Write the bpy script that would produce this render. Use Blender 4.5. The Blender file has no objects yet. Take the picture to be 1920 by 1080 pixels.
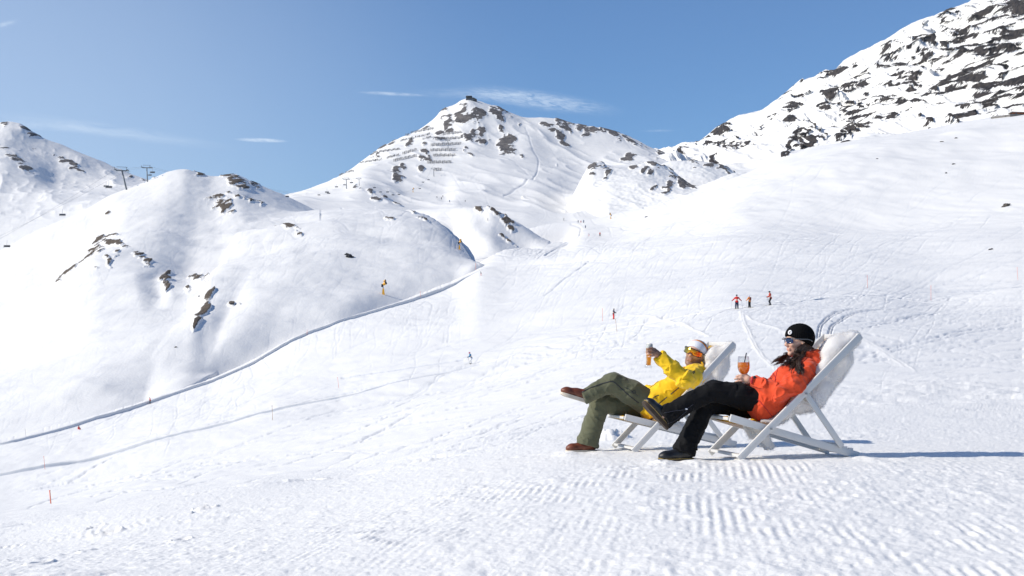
import bpy, bmesh, math, random
import numpy as np
from mathutils import Vector, Matrix, Euler
from mathutils import noise as mnoise
random.seed(7)
RNG = np.random.default_rng(7)
R = math.radians
scene = bpy.context.scene
COL = scene.collection

# ------------------------------------------------------------------ camera: 50 mm lens, tilted up a little
F = 2666.7
TH = math.atan(110.0 / F)
CT, ST = math.cos(TH), math.sin(TH)
cd = bpy.data.cameras.new("camera"); cam = bpy.data.objects.new("camera", cd); COL.objects.link(cam)
cd.sensor_width = 36.0; cd.lens = 50.0; cd.clip_start = 0.2; cd.clip_end = 40000
cam.location = (0, 0, 0); cam.rotation_euler = (math.pi / 2 + TH, 0, 0)
scene.camera = cam

def dirn(px, py):
    u = (np.asarray(px, float) - 960) / F; v = (540 - np.asarray(py, float)) / F
    return u, CT - v * ST, ST + v * CT
def at3(px, py, Y):
    dx, dy, dz = dirn(px, py)
    s = np.asarray(Y, float) / dy
    return dx * s, dy * s, dz * s
def at(px, py, Y):
    x, y, z = at3(px, py, Y); return Vector((float(x), float(y), float(z)))
def proj(x, y, z):
    f = y * CT + z * ST; v = -y * ST + z * CT
    return 960 + F * x / f, 540 - F * v / f

# ------------------------------------------------------------------ small helpers
def tag(o, label=None, cat=None, group=None, kind=None):
    if label: o["label"] = label
    if cat: o["category"] = cat
    if group: o["group"] = group
    if kind: o["kind"] = kind
    return o
def link(name, me, mat=None, parent=None):
    o = bpy.data.objects.new(name, me); COL.objects.link(o)
    if mat is not None: me.materials.append(mat)
    if parent is not None: o.parent = parent
    return o
def empty(name, loc=(0, 0, 0), rot=(0, 0, 0), scale=1.0):
    o = bpy.data.objects.new(name, None); COL.objects.link(o)
    o.location = loc; o.rotation_euler = rot; o.scale = (scale,) * 3
    o.empty_display_size = 0.1
    return o
def copy_tree(o, parent=None):
    c = o.copy(); COL.objects.link(c); c.parent = parent
    for ch in list(o.children): copy_tree(ch, c)
    return c
def np_mesh(name, verts, faces, smooth=True):
    """verts (n,3), faces (m,k) with k = 3 or 4"""
    me = bpy.data.meshes.new(name)
    v = np.ascontiguousarray(verts, np.float32); f = np.ascontiguousarray(faces, np.int32)
    me.vertices.add(len(v)); me.vertices.foreach_set("co", v.ravel())
    k = f.shape[1]
    me.loops.add(f.size); me.loops.foreach_set("vertex_index", f.ravel())
    me.polygons.add(len(f))
    me.polygons.foreach_set("loop_start", np.arange(0, f.size, k, dtype=np.int32))
    me.polygons.foreach_set("use_smooth", np.full(len(f), smooth, bool))
    me.update(calc_edges=True)
    return me
def add_attr(me, name, arr):
    a = me.attributes.new(name, 'FLOAT', 'POINT'); a.data.foreach_set("value", np.ascontiguousarray(arr, np.float32).ravel())

class MB:
    """collects simple solids into one mesh"""
    def __init__(s): s.bm = bmesh.new()
    def box(s, c, size, rot=None, bev=0.0):
        r = bmesh.ops.create_cube(s.bm, size=1.0)
        M = Matrix.Translation(Vector(c)) @ (rot.to_4x4() if rot is not None else Matrix.Identity(4)) @ Matrix.Diagonal((*size, 1))
        bmesh.ops.transform(s.bm, matrix=M, verts=r['verts'])
        if bev > 0:
            es = list({e for v in r['verts'] for e in v.link_edges})
            bmesh.ops.bevel(s.bm, geom=es, offset=bev, segments=2, affect='EDGES', profile=0.5)
        return s
    def bar(s, a, b, w, h, up=Vector((0, 0, 1)), bev=0.0):
        a = Vector(a); b = Vector(b); d = b - a; L = d.length; d.normalize()
        side = d.cross(up)
        if side.length < 1e-4: side = d.cross(Vector((1, 0, 0)))
        side.normalize(); u2 = side.cross(d).normalized()
        rot = Matrix((d, side, u2)).transposed()
        return s.box((a + b) / 2, (L, w, h), rot, bev)
    def cyl(s, a, b, r1, r2=None, n=16, caps=True):
        r2 = r1 if r2 is None else r2
        a = Vector(a); b = Vector(b); d = b - a
        q = d.to_track_quat('Z', 'Y').to_matrix().to_4x4()
        bmesh.ops.create_cone(s.bm, cap_ends=caps, segments=n, radius1=r1, radius2=r2, depth=d.length,
                              matrix=Matrix.Translation((a + b) / 2) @ q)
        return s
    def ball(s, c, r, n=12, scale=(1, 1, 1), rot=None):
        M = Matrix.Translation(Vector(c)) @ (rot.to_4x4() if rot is not None else Matrix.Identity(4)) @ Matrix.Diagonal((r * scale[0], r * scale[1], r * scale[2], 1))
        bmesh.ops.create_uvsphere(s.bm, u_segments=n * 2, v_segments=n, radius=1.0, matrix=M)
        return s
    def tube(s, pts, rad, n=8, cap=True):
        pts = [Vector(p) for p in pts]
        if not hasattr(rad, '__len__'): rad = [rad] * len(pts)
        rings = []; prev = None
        for i, p in enumerate(pts):
            d = (pts[min(i + 1, len(pts) - 1)] - pts[max(i - 1, 0)]).normalized()
            if prev is None:
                x = d.cross(Vector((0.12, 0.31, 0.94))).normalized()
            else:
                x = (prev - d * prev.dot(d)).normalized()
            prev = x; y = d.cross(x)
            rings.append([s.bm.verts.new(p + (x * math.cos(2 * math.pi * k / n) + y * math.sin(2 * math.pi * k / n)) * rad[i]) for k in range(n)])
        for a, b in zip(rings, rings[1:]):
            for k in range(n): s.bm.faces.new((a[k], a[(k + 1) % n], b[(k + 1) % n], b[k]))
        if cap:
            s.bm.faces.new(rings[0][::-1]); s.bm.faces.new(rings[-1])
        return s
    def lathe(s, prof, n=28, M=Matrix.Identity(4)):
        rings = []
        for r, z in prof:
            if r < 1e-6: rings.append([s.bm.verts.new(M @ Vector((0, 0, z)))])
            else: rings.append([s.bm.verts.new(M @ Vector((r * math.cos(2 * math.pi * k / n), r * math.sin(2 * math.pi * k / n), z))) for k in range(n)])
        for a, b in zip(rings, rings[1:]):
            for k in range(n):
                k2 = (k + 1) % n
                if len(a) == 1 and len(b) == 1: continue
                if len(a) == 1: s.bm.faces.new((a[0], b[k2], b[k]))
                elif len(b) == 1: s.bm.faces.new((a[k], a[k2], b[0]))
                else: s.bm.faces.new((a[k], a[k2], b[k2], b[k]))
        return s
    def build(s, name, mat, parent=None, smooth=False, angle=None):
        bmesh.ops.recalc_face_normals(s.bm, faces=s.bm.faces)
        me = bpy.data.meshes.new(name); s.bm.to_mesh(me); s.bm.free()
        if smooth or angle:
            me.polygons.foreach_set("use_smooth", np.ones(len(me.polygons), bool))
        if angle: me.set_sharp_from_angle(angle=R(angle))
        return link(name, me, mat, parent)

# ------------------------------------------------------------------ numpy noise
def _h(ix, iy, iz, seed):
    n = (ix.astype(np.int64) * 374761393 + iy.astype(np.int64) * 668265263 + iz.astype(np.int64) * 2147483647 + seed * 1274126177) & 0xffffffff
    n = ((n ^ (n >> 13)) * 1274126177) & 0xffffffff
    n = ((n ^ (n >> 15)) * 2246822519) & 0xffffffff
    return ((n ^ (n >> 16)) & 0xffffff).astype(np.float32) / 0xffffff
def vn2(x, y, seed=0):
    x = np.asarray(x, float); y = np.asarray(y, float)
    ix = np.floor(x); iy = np.floor(y); fx = (x - ix).astype(np.float32); fy = (y - iy).astype(np.float32)
    ix = ix.astype(np.int64); iy = iy.astype(np.int64); z0 = np.zeros_like(ix)
    fx = fx * fx * fx * (fx * (fx * 6 - 15) + 10); fy = fy * fy * fy * (fy * (fy * 6 - 15) + 10)
    a = _h(ix, iy, z0, seed); b = _h(ix + 1, iy, z0, seed); c = _h(ix, iy + 1, z0, seed); d = _h(ix + 1, iy + 1, z0, seed)
    return (a + (b - a) * fx) * (1 - fy) + (c + (d - c) * fx) * fy
def fbm(x, y, oct=4, seed=0, gain=0.5):
    """about -1..1"""
    t = 0; amp = 1.0; tot = 0
    for o in range(oct):
        t = t + amp * (vn2(x * 2 ** o + 17.3 * o, y * 2 ** o - 9.1 * o, seed + o) * 2 - 1); tot += amp; amp *= gain
    return t / tot * 1.6
def ridged(x, y, oct=4, seed=0, gain=0.5):
    t = 0; amp = 1.0; tot = 0
    for o in range(oct):
        n = 1 - np.abs(vn2(x * 2 ** o + 31.7 * o, y * 2 ** o + 3.3 * o, seed + o) * 2 - 1)
        t = t + amp * n * n; tot += amp; amp *= gain
    return t / tot
def smooth01(e0, e1, x):
    t = np.clip((x - e0) / (e1 - e0), 0, 1); return t * t * (3 - 2 * t)
def pchip(xk, yk, x):
    """monotone cubic through knots xk (K,), yk (K,) or (K,N) evaluated at x (M,)"""
    xk = np.asarray(xk, float); yk = np.asarray(yk, float); one = yk.ndim == 1
    if one: yk = yk[:, None]
    h = np.diff(xk)[:, None]; dl = np.diff(yk, axis=0) / h
    K = len(xk); d = np.zeros_like(yk)
    if K > 2:
        w1 = 2 * h[1:] + h[:-1]; w2 = h[1:] + 2 * h[:-1]
        same = (dl[:-1] * dl[1:]) > 0
        with np.errstate(divide='ignore', invalid='ignore'):
            hm = (w1 + w2) / (w1 / dl[:-1] + w2 / dl[1:])
        d[1:-1] = np.where(same, hm, 0)
    d[0] = dl[0]; d[-1] = dl[-1]
    x = np.clip(np.asarray(x, float), xk[0], xk[-1])
    i = np.clip(np.searchsorted(xk, x, side='right') - 1, 0, K - 2)
    t = ((x - xk[i]) / (xk[i + 1] - xk[i]))[:, None]; hh = h[i]
    y = (yk[i] * (1 + 2 * t) * (1 - t) ** 2 + d[i] * hh * t * (1 - t) ** 2 + yk[i + 1] * t * t * (3 - 2 * t) + d[i + 1] * hh * t * t * (t - 1))
    return y[:, 0] if one else y

# ------------------------------------------------------------------ material helpers
def new_mat(name):
    m = bpy.data.materials.new(name); m.use_nodes = True
    nt = m.node_tree; nt.nodes.clear()
    out = nt.nodes.new('ShaderNodeOutputMaterial')
    return m, nt, out
def nd(nt, typ, **kw):
    n = nt.nodes.new(typ)
    for k, v in kw.items():
        if k.startswith('i_'):
            key = k[2:].replace('_', ' ')
            n.inputs[key].default_value = v
        else: setattr(n, k, v)
    return n
def pmat(name, color, rough=0.6, metal=0.0, var=0.08, vscale=30.0, bump=0.0, bscale=200.0, spec=0.5, sheen=0.0, coat=0.0):
    """principled material with procedural colour variation and fine bump"""
    m, nt, out = new_mat(name)
    b = nd(nt, 'ShaderNodeBsdfPrincipled'); nt.links.new(b.outputs[0], out.inputs[0])
    b.inputs['Roughness'].default_value = rough; b.inputs['Metallic'].default_value = metal
    b.inputs['Specular IOR Level'].default_value = spec
    if sheen: b.inputs['Sheen Weight'].default_value = sheen
    if coat: b.inputs['Coat Weight'].default_value = coat
    tc = nd(nt, 'ShaderNodeTexCoord')
    n = nd(nt, 'ShaderNodeTexNoise'); n.inputs['Scale'].default_value = vscale; n.inputs['Detail'].default_value = 4
    nt.links.new(tc.outputs['Object'], n.inputs['Vector'])
    mr = nd(nt, 'ShaderNodeMapRange'); mr.inputs['From Min'].default_value = 0.25; mr.inputs['From Max'].default_value = 0.75
    mr.inputs['To Min'].default_value = 1 - var; mr.inputs['To Max'].default_value = 1 + var
    nt.links.new(n.outputs['Fac'], mr.inputs['Value'])
    mx = nd(nt, 'ShaderNodeMix', data_type='RGBA', blend_type='MULTIPLY'); mx.inputs['Factor'].default_value = 1
    mx.inputs[6].default_value = (*color, 1); nt.links.new(mr.outputs[0], mx.inputs[7])
    nt.links.new(mx.outputs[2], b.inputs['Base Color'])
    if bump:
        n2 = nd(nt, 'ShaderNodeTexNoise'); n2.inputs['Scale'].default_value = bscale; n2.inputs['Detail'].default_value = 3
        nt.links.new(tc.outputs['Object'], n2.inputs['Vector'])
        bp = nd(nt, 'ShaderNodeBump'); bp.inputs['Strength'].default_value = bump; bp.inputs['Distance'].default_value = 0.01
        nt.links.new(n2.outputs['Fac'], bp.inputs['Height']); nt.links.new(bp.outputs[0], b.inputs['Normal'])
    return m
# ------------------------------------------------------------------ sky, sun, view
SUN_DIR = Vector((-0.82, -0.14, 0.575)).normalized()          # towards the sun
SUN_EL = math.asin(SUN_DIR.z); SUN_AZ = math.atan2(SUN_DIR.x, SUN_DIR.y)
world = bpy.data.worlds.new("World"); scene.world = world; world.use_nodes = True
nt = world.node_tree; nt.nodes.clear()
wo = nt.nodes.new('ShaderNodeOutputWorld'); bg = nt.nodes.new('ShaderNodeBackground')
sky = nt.nodes.new('ShaderNodeTexSky'); sky.sky_type = 'NISHITA'; sky.sun_disc = False
sky.sun_elevation = SUN_EL; sky.sun_rotation = SUN_AZ; sky.altitude = 2200; sky.air_density = 1.2; sky.dust_density = 1.0; sky.ozone_density = 8.5
bg.inputs['Strength'].default_value = 0.122
# thin cirrus: soft streaks at fixed directions in the sky
def cirrus_node(px, py, rx, ry, rot, dens, seed, nx=6.0, ny=40.0, veil=False):
    d = Vector([float(c) for c in dirn(px, py)]).normalized()
    right = d.cross(Vector((0, 0, 1))).normalized(); up = right.cross(d)
    c, s = math.cos(R(rot)), math.sin(R(rot))
    a1 = right * c + up * s; a2 = up * c - right * s
    geo = nt.nodes.new('ShaderNodeNewGeometry')
    def dot(v, k):
        n = nd(nt, 'ShaderNodeVectorMath', operation='DOT_PRODUCT'); n.inputs[1].default_value = v * k
        nt.links.new(tc.outputs['Generated'], n.inputs[0]); return n.outputs['Value']
    k1 = F / rx; k2 = F / ry
    u = dot(a1, k1); v = dot(a2, k2)
    comb = nd(nt, 'ShaderNodeCombineXYZ'); nt.links.new(u, comb.inputs[0]); nt.links.new(v, comb.inputs[1])
    front = nd(nt, 'ShaderNodeVectorMath', operation='DOT_PRODUCT'); front.inputs[1].default_value = d
    nt.links.new(tc.outputs['Generated'], front.inputs[0])
    gt = nd(nt, 'ShaderNodeMath', operation='GREATER_THAN'); gt.inputs[1].default_value = 0.5; nt.links.new(front.outputs['Value'], gt.inputs[0])
    ln = nd(nt, 'ShaderNodeVectorMath', operation='LENGTH'); nt.links.new(comb.outputs[0], ln.inputs[0])
    mr = nd(nt, 'ShaderNodeMapRange', interpolation_type='SMOOTHSTEP'); mr.inputs['From Min'].default_value = 1.0; mr.inputs['From Max'].default_value = 0.1
    nt.links.new(ln.outputs['Value'], mr.inputs['Value'])
    mp = nd(nt, 'ShaderNodeVectorMath', operation='MULTIPLY_ADD'); mp.inputs[1].default_value = (nx, ny / 10, 1); mp.inputs[2].default_value = (seed, seed * 1.7, 0)
    nt.links.new(comb.outputs[0], mp.inputs[0])
    no = nd(nt, 'ShaderNodeTexNoise'); no.inputs['Scale'].default_value = 1.0; no.inputs['Detail'].default_value = 6; no.inputs['Roughness'].default_value = 0.65; no.inputs['Distortion'].default_value = 0.6
    nt.links.new(mp.outputs[0], no.inputs['Vector'])
    nr = nd(nt, 'ShaderNodeMapRange'); nr.inputs['From Min'].default_value = 0.3; nr.inputs['From Max'].default_value = 0.75
    if veil: nr.inputs['To Min'].default_value = .8
    nt.links.new(no.outputs['Fac'], nr.inputs['Value'])
    m1 = nd(nt, 'ShaderNodeMath', operation='MULTIPLY'); nt.links.new(mr.outputs[0], m1.inputs[0]); nt.links.new(nr.outputs[0], m1.inputs[1])
    m2 = nd(nt, 'ShaderNodeMath', operation='MULTIPLY'); nt.links.new(m1.outputs[0], m2.inputs[0]); nt.links.new(gt.outputs[0], m2.inputs[1])
    m3 = nd(nt, 'ShaderNodeMath', operation='MULTIPLY'); m3.inputs[1].default_value = dens; nt.links.new(m2.outputs[0], m3.inputs[0])
    return m3.outputs[0]
tc = nt.nodes.new('ShaderNodeTexCoord')
acc = None
for args in [(490, 263, 55, 5, -1, 1.3, 1.0, 1.5, 8), (735, 176, 75, 4.5, -2, 0.8, 4.0, 2.5, 8), (1010, 188, 175, 22, -8, 0.75, 9.0, 7, 45),
             (900, 178, 150, 14, -2, 0.35, 13.0, 5, 30), (200, 244, 260, 16, -6, 0.30, 17.0, 3, 10), (60, 235, 120, 10, -2, 0.25, 27.0, 3, 10), (1235, 245, 45, 3, 0, 0.3, 19.0, 2, 6), (10, 45, 30, 6, 20, 0.35, 23.0, 2, 8), (-150, 260, 1150, 900, 0, 0.40, 31.0, .5, 5, True)]:
    o = cirrus_node(*args)
    if acc is None: acc = o
    else:
        a = nd(nt, 'ShaderNodeMath', operation='ADD', use_clamp=True); nt.links.new(acc, a.inputs[0]); nt.links.new(o, a.inputs[1]); acc = a.outputs[0]
mixc = nd(nt, 'ShaderNodeMix', data_type='RGBA'); nt.links.new(acc, mixc.inputs['Factor'])
nt.links.new(sky.outputs[0], mixc.inputs[6]); mixc.inputs[7].default_value = (6.2, 7.2, 8.4, 1)
nt.links.new(mixc.outputs[2], bg.inputs['Color']); nt.links.new(bg.outputs[0], wo.inputs[0])
sl = bpy.data.lights.new("sun", 'SUN'); sl.energy = 4.5; sl.angle = R(0.53); sl.color = (1.0, 0.932, 0.815)
so = bpy.data.objects.new("sun", sl); COL.objects.link(so); so.location = SUN_DIR * 50
so.rotation_euler = SUN_DIR.to_track_quat('Z', 'Y').to_euler()
scene.view_settings.view_transform = 'Standard'; scene.view_settings.look = 'None'
scene.view_settings.gamma = 1.0; scene.view_settings.exposure = 0.05
scene.cycles.use_denoising = True
scene.cycles.max_bounces = 8; scene.cycles.diffuse_bounces = 3; scene.cycles.transparent_max_bounces = 16
# ------------------------------------------------------------------ snow and rock materials
def snow_nodes(nt, tc, nrm_strength=0.35, scale_mul=1.0):
    b = nd(nt, 'ShaderNodeBsdfPrincipled')
    b.inputs['Roughness'].default_value = 0.55; b.inputs['Specular IOR Level'].default_value = 0.25
    n0 = nd(nt, 'ShaderNodeTexNoise'); n0.inputs['Scale'].default_value = 0.02; n0.inputs['Detail'].default_value = 5
    nt.links.new(tc, n0.inputs['Vector'])
    cr = nd(nt, 'ShaderNodeMix', data_type='RGBA'); cr.inputs[6].default_value = (0.865, 0.855, 0.825, 1); cr.inputs[7].default_value = (0.885, 0.872, 0.84, 1)
    nt.links.new(n0.outputs['Fac'], cr.inputs['Factor'])
    # greyer lines: pressed snow, plus painted shade of track grooves and bank edges
    pk = nd(nt, 'ShaderNodeAttribute', attribute_name='packed_shade'); mp = nd(nt, 'ShaderNodeMix', data_type='RGBA')
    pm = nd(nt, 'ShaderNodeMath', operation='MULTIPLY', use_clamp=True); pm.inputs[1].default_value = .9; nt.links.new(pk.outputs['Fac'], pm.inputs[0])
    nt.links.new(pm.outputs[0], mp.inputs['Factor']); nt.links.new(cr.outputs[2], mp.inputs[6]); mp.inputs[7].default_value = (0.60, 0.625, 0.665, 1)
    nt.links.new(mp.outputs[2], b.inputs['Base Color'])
    return b
def make_snow(name, scales, strength):
    m, nt, out = new_mat(name)
    tc = nd(nt, 'ShaderNodeTexCoord').outputs['Object']
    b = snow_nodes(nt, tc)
    prev = None
    for sc, dist, st in scales:
        n = nd(nt, 'ShaderNodeTexNoise'); n.inputs['Scale'].default_value = sc; n.inputs['Detail'].default_value = 4; n.inputs['Roughness'].default_value = 0.6
        nt.links.new(tc, n.inputs['Vector'])
        bp = nd(nt, 'ShaderNodeBump'); bp.inputs['Strength'].default_value = st * strength; bp.inputs['Distance'].default_value = dist
        nt.links.new(n.outputs['Fac'], bp.inputs['Height'])
        if prev is not None: nt.links.new(prev, bp.inputs['Normal'])
        prev = bp.outputs[0]
    nt.links.new(prev, b.inputs['Normal']); nt.links.new(b.outputs[0], out.inputs[0])
    return m
def make_alpine(name, rock_a, rock_b, nscale, bump_d, wt=.8):
    """snow with bare rock where the mesh attribute 'rock' (plus fine noise) says so"""
    m, nt, out = new_mat(name)
    tc = nd(nt, 'ShaderNodeTexCoord').outputs['Object']
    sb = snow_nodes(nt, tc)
    n1 = nd(nt, 'ShaderNodeTexNoise'); n1.inputs['Scale'].default_value = nscale; n1.inputs['Detail'].default_value = 5; n1.inputs['Roughness'].default_value = 0.65
    nt.links.new(tc, n1.inputs['Vector'])
    at_ = nd(nt, 'ShaderNodeAttribute', attribute_name='rock')
    ad = nd(nt, 'ShaderNodeMath', operation='MULTIPLY_ADD'); ad.inputs[1].default_value = wt
    nt.links.new(n1.outputs['Fac'], ad.inputs[0]); nt.links.new(at_.outputs['Fac'], ad.inputs[2])
    mr = nd(nt, 'ShaderNodeMapRange'); mr.inputs['From Min'].default_value = .5 + wt / 2; mr.inputs['From Max'].default_value = .55 + wt / 2
    nt.links.new(ad.outputs[0], mr.inputs['Value'])
    rb = nd(nt, 'ShaderNodeBsdfPrincipled'); rb.inputs['Roughness'].default_value = 0.9; rb.inputs['Specular IOR Level'].default_value = 0.2
    n2 = nd(nt, 'ShaderNodeTexNoise'); n2.inputs['Scale'].default_value = nscale * 0.7; n2.inputs['Detail'].default_value = 6; n2.inputs['Roughness'].default_value = 0.7
    nt.links.new(tc, n2.inputs['Vector'])
    cr = nd(nt, 'ShaderNodeValToRGB'); cr.color_ramp.elements[0].position = 0.35; cr.color_ramp.elements[1].position = 0.68
    cr.color_ramp.elements[0].color = (*rock_a, 1); cr.color_ramp.elements[1].color = (*rock_b, 1)
    nt.links.new(n2.outputs['Fac'], cr.inputs['Fac']); nt.links.new(cr.outputs[0], rb.inputs['Base Color'])
    bp = nd(nt, 'ShaderNodeBump'); bp.inputs['Strength'].default_value = 0.9; bp.inputs['Distance'].default_value = bump_d
    nt.links.new(n2.outputs['Fac'], bp.inputs['Height']); nt.links.new(bp.outputs[0], rb.inputs['Normal'])
    n3 = nd(nt, 'ShaderNodeTexNoise'); n3.inputs['Scale'].default_value = nscale * 0.9; n3.inputs['Detail'].default_value = 4
    nt.links.new(tc, n3.inputs['Vector'])
    bp2 = nd(nt, 'ShaderNodeBump'); bp2.inputs['Strength'].default_value = 0.25; bp2.inputs['Distance'].default_value = bump_d * 0.5
    nt.links.new(n3.outputs['Fac'], bp2.inputs['Height']); nt.links.new(bp2.outputs[0], sb.inputs['Normal'])
    mx = nd(nt, 'ShaderNodeMixShader'); nt.links.new(mr.outputs[0], mx.inputs[0]); nt.links.new(sb.outputs[0], mx.inputs[1]); nt.links.new(rb.outputs[0], mx.inputs[2])
    nt.links.new(mx.outputs[0], out.inputs[0])
    return m

# ------------------------------------------------------------------ ski tracks and bank edges (groove depth pressed into the snow and darkening its colour)
TW, THH = 1920, 1080
TRK = np.zeros((THH + 2, TW + 2), np.float32)
def stamp(xs, ys, depth, w=1.0):
    """accumulate a groove along a densely sampled curve"""
    rad = int(math.ceil(w * 1.5)) + 1
    for dx in range(-rad, rad + 1):
        for dy in range(-rad, rad + 1):
            ix = np.floor(xs).astype(int) + dx; iy = np.floor(ys).astype(int) + dy
            ok = (ix >= 0) & (ix < TW) & (iy >= 0) & (iy < THH)
            d2 = (ix + .5 - xs) ** 2 + (iy + .5 - ys) ** 2
            val = depth * np.exp(-d2 / (2 * (w * .6) ** 2)) + 0 * d2
            if np.max(depth) > 0: np.maximum.at(TRK, (iy[ok], ix[ok]), val[ok])
            else: np.minimum.at(TRK, (iy[ok], ix[ok]), val[ok])
def curve(pts, step=0.5):
    p = np.array(pts, float); s = np.r_[0, np.cumsum(np.hypot(*np.diff(p, axis=0).T))]
    t = np.arange(0, s[-1], step)
    if len(p) == 2: return np.interp(t, s, p[:, 0]), np.interp(t, s, p[:, 1])
    return pchip(s, p[:, 0], t), pchip(s, p[:, 1], t)
tr = np.random.default_rng(11)
def rough(t):
    """tracks are churned: depth varies along them"""
    k = tr.uniform(0, 500)
    return np.clip(.75 + .5 * fbm(t / 9.0 + k, t * 0 + k, 2, 5), .15, 1.2)
def streaks(n, xr, yr, slope, dslope, L, depth, w, wob=1.5, inside=None):
    for _ in range(n):
        x0 = tr.uniform(*xr); y0 = tr.uniform(*yr)
        if inside is not None and not inside(x0, y0): continue
        l = tr.uniform(*L); sl = slope + tr.normal() * dslope
        t = np.arange(0, l, 0.5); k = tr.normal() * 0.0004
        ys = y0 - t * sl + k * t * t + wob * np.sin(t / tr.uniform(40, 90) + tr.uniform(0, 6))
        stamp(x0 + t, ys, depth * tr.uniform(.4, 1) * rough(t) * np.sin(np.pi * np.clip(t / l, 0, 1)) ** .4, w)
def sturns(n, xr, yr, ang, dang, L, depth, w, amp=(2, 6), wl=(50, 120), inside=None):
    for _ in range(n):
        x0 = tr.uniform(*xr); y0 = tr.uniform(*yr)
        if inside is not None and not inside(x0, y0): continue
        l = tr.uniform(*L); a = math.radians(ang + tr.normal() * dang); A = tr.uniform(*amp); W = tr.uniform(*wl)
        t = np.arange(0, l, 0.5); o = A * np.sin(2 * np.pi * t / W + tr.uniform(0, 6))
        xs = x0 + t * math.cos(a) - o * math.sin(a); ys = y0 + t * math.sin(a) + o * math.cos(a)
        stamp(xs, ys, depth * tr.uniform(.3, 1) * rough(t) * .8 * np.sin(np.pi * np.clip(t / l, 0, 1)) ** .4, w)
low = lambda x, y: y > 905 - 0.28 * x and y < 985 - .14 * x + 40 or x > 900
streaks(300, (0, 1150), (560, 960), 0.26, 0.06, (40, 260), 0.7, 1.0, inside=lambda x, y: 905 - .33 * x + (0 if x < 900 else 60) < y < 985 - .15 * x)
streaks(260, (900, 1900), (470, 720), 0.17, 0.07, (50, 330), 0.65, 0.9, inside=lambda x, y: y > 640 - .09 * (x - 900) - .05 * (x - 900))
streaks(120, (1150, 1900), (440, 560), 0.16, 0.08, (80, 380), 0.5, 0.9)
streaks(90, (0, 760), (640, 900), 0.30, 0.05, (40, 180), 0.5, 0.8, inside=lambda x, y: 832 - .36 * x < y < 905 - .24 * x)
streaks(60, (1400, 1900), (580, 690), 0.10, 0.06, (80, 420), 0.9, 1.1)
sturns(330, (1050, 1900), (300, 560), 150, 18, (60, 260), 0.6, 0.9, inside=lambda x, y: y > 560 - .3 * (x - 700))
sturns(300, (1000, 1350), (440, 560), 150, 25, (30, 110), 0.55, 0.9)
sturns(420, (480, 880), (400, 620), 150, 35, (25, 120), 0.6, 0.9, amp=(1.5, 4), wl=(30, 70))
sturns(420, (0, 480), (380, 760), 135, 30, (30, 150), 0.55, 0.9, amp=(1.5, 5), wl=(30, 80))
sturns(160, (0, 330), (520, 760), 160, 30, (40, 150), 0.5, 0.9)
sturns(120, (850, 1040), (390, 470), 120, 40, (15, 50), 0.5, 0.8, amp=(1, 2), wl=(15, 30))
# tracked groomer ruts and single ski lines near the group of three skiers
for off in (0, 9, 36, 45):
    xs, ys = curve([(1532 + off * .55, 640), (1536 + off * .6, 618), (1548 + off * .8, 596), (1568 + off, 582), (1600 + off * 1.6, 570 - off * .03)])
    stamp(xs, ys, 1.3, 1.3)
for pts, d in [([(1388, 585), (1394, 610), (1405, 640), (1425, 668), (1452, 692)], -.45), ([(1392, 585), (1398, 610), (1410, 640), (1430, 668), (1458, 692)], -.45),
               ([(1560, 602), (1640, 600), (1700, 595), (1760, 584)], 1.3), ([(1618, 622), (1660, 606), (1720, 588), (1760, 580)], 1.2), ([(1600, 655), (1700, 648), (1820, 618), (1919, 597)], 1.0),
               ([(1620, 668), (1740, 640), (1840, 622), (1919, 606)], 1.0), ([(1440, 552), (1520, 549), (1600, 545)], .9), ([(1620, 540), (1700, 537), (1800, 535), (1919, 531)], .9), ([(1330, 640), (1280, 610), (1180, 590)], -.5),
               ([(640, 708), (760, 696), (870, 682)], 1.2), ([(420, 788), (520, 770), (600, 748), (660, 735), (780, 712), (860, 700)], .8),
               ([(1145, 590), (1180, 570), (1230, 545), (1290, 535)], .7), ([(1020, 555), (1060, 520), (1100, 490)], 1.2),
               ([(1490, 640), (1430, 612), (1390, 586)], -.5), ([(1610, 640), (1650, 660), (1700, 690)], -.35), ([(1618, 640), (1662, 662), (1716, 694)], -.35)]:
    xs, ys = curve(pts); stamp(xs, ys, d * rough(np.arange(len(xs)) * .5), 1.2)
# fine piste tracks high on the mountain
for pts, d, w in [([(985, 240), (998, 275), (1010, 300), (1007, 322), (990, 340), (945, 365)], 1.0, 1.2), ([(1010, 245), (1028, 270), (1042, 295), (1045, 318)], -1.2, 1.4),
                  ([(950, 262), (985, 250)], -1.2, 1.2), ([(980, 365), (1020, 380), (1060, 392), (1085, 410)], -1.5, 1.6)]:
    xs, ys = curve(pts); stamp(xs, ys, d, w)
streaks(160, (830, 1300), (255, 400), -0.5, 0.5, (10, 40), 0.5, 0.9)
for pts, d, w in [([(0, 901), (170, 869), (300, 827), (420, 797), (520, 768), (640, 748), (740, 721), (900, 688)], 1.0, 1.6),  # piste bank edges: shallow groove, with their shade painted as darker snow colour
                  ([(897, 500), (889, 488), (868, 478)], .7, 1.2),
                  ([(1022, 480), (1060, 455), (1088, 438), (1089, 428), (1070, 420)], .8, 1.2), ([(868, 455), (905, 470), (960, 484), (1000, 476)], .35, 1.2), ([(1020, 556), (1060, 522), (1105, 487)], .8, 1.2)]:
    xs, ys = curve(pts); stamp(xs, ys, d * np.clip(rough(np.arange(len(xs)) * .2), .6, 1.1), w)
TRK[335:440, 560:625] = 0
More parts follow.
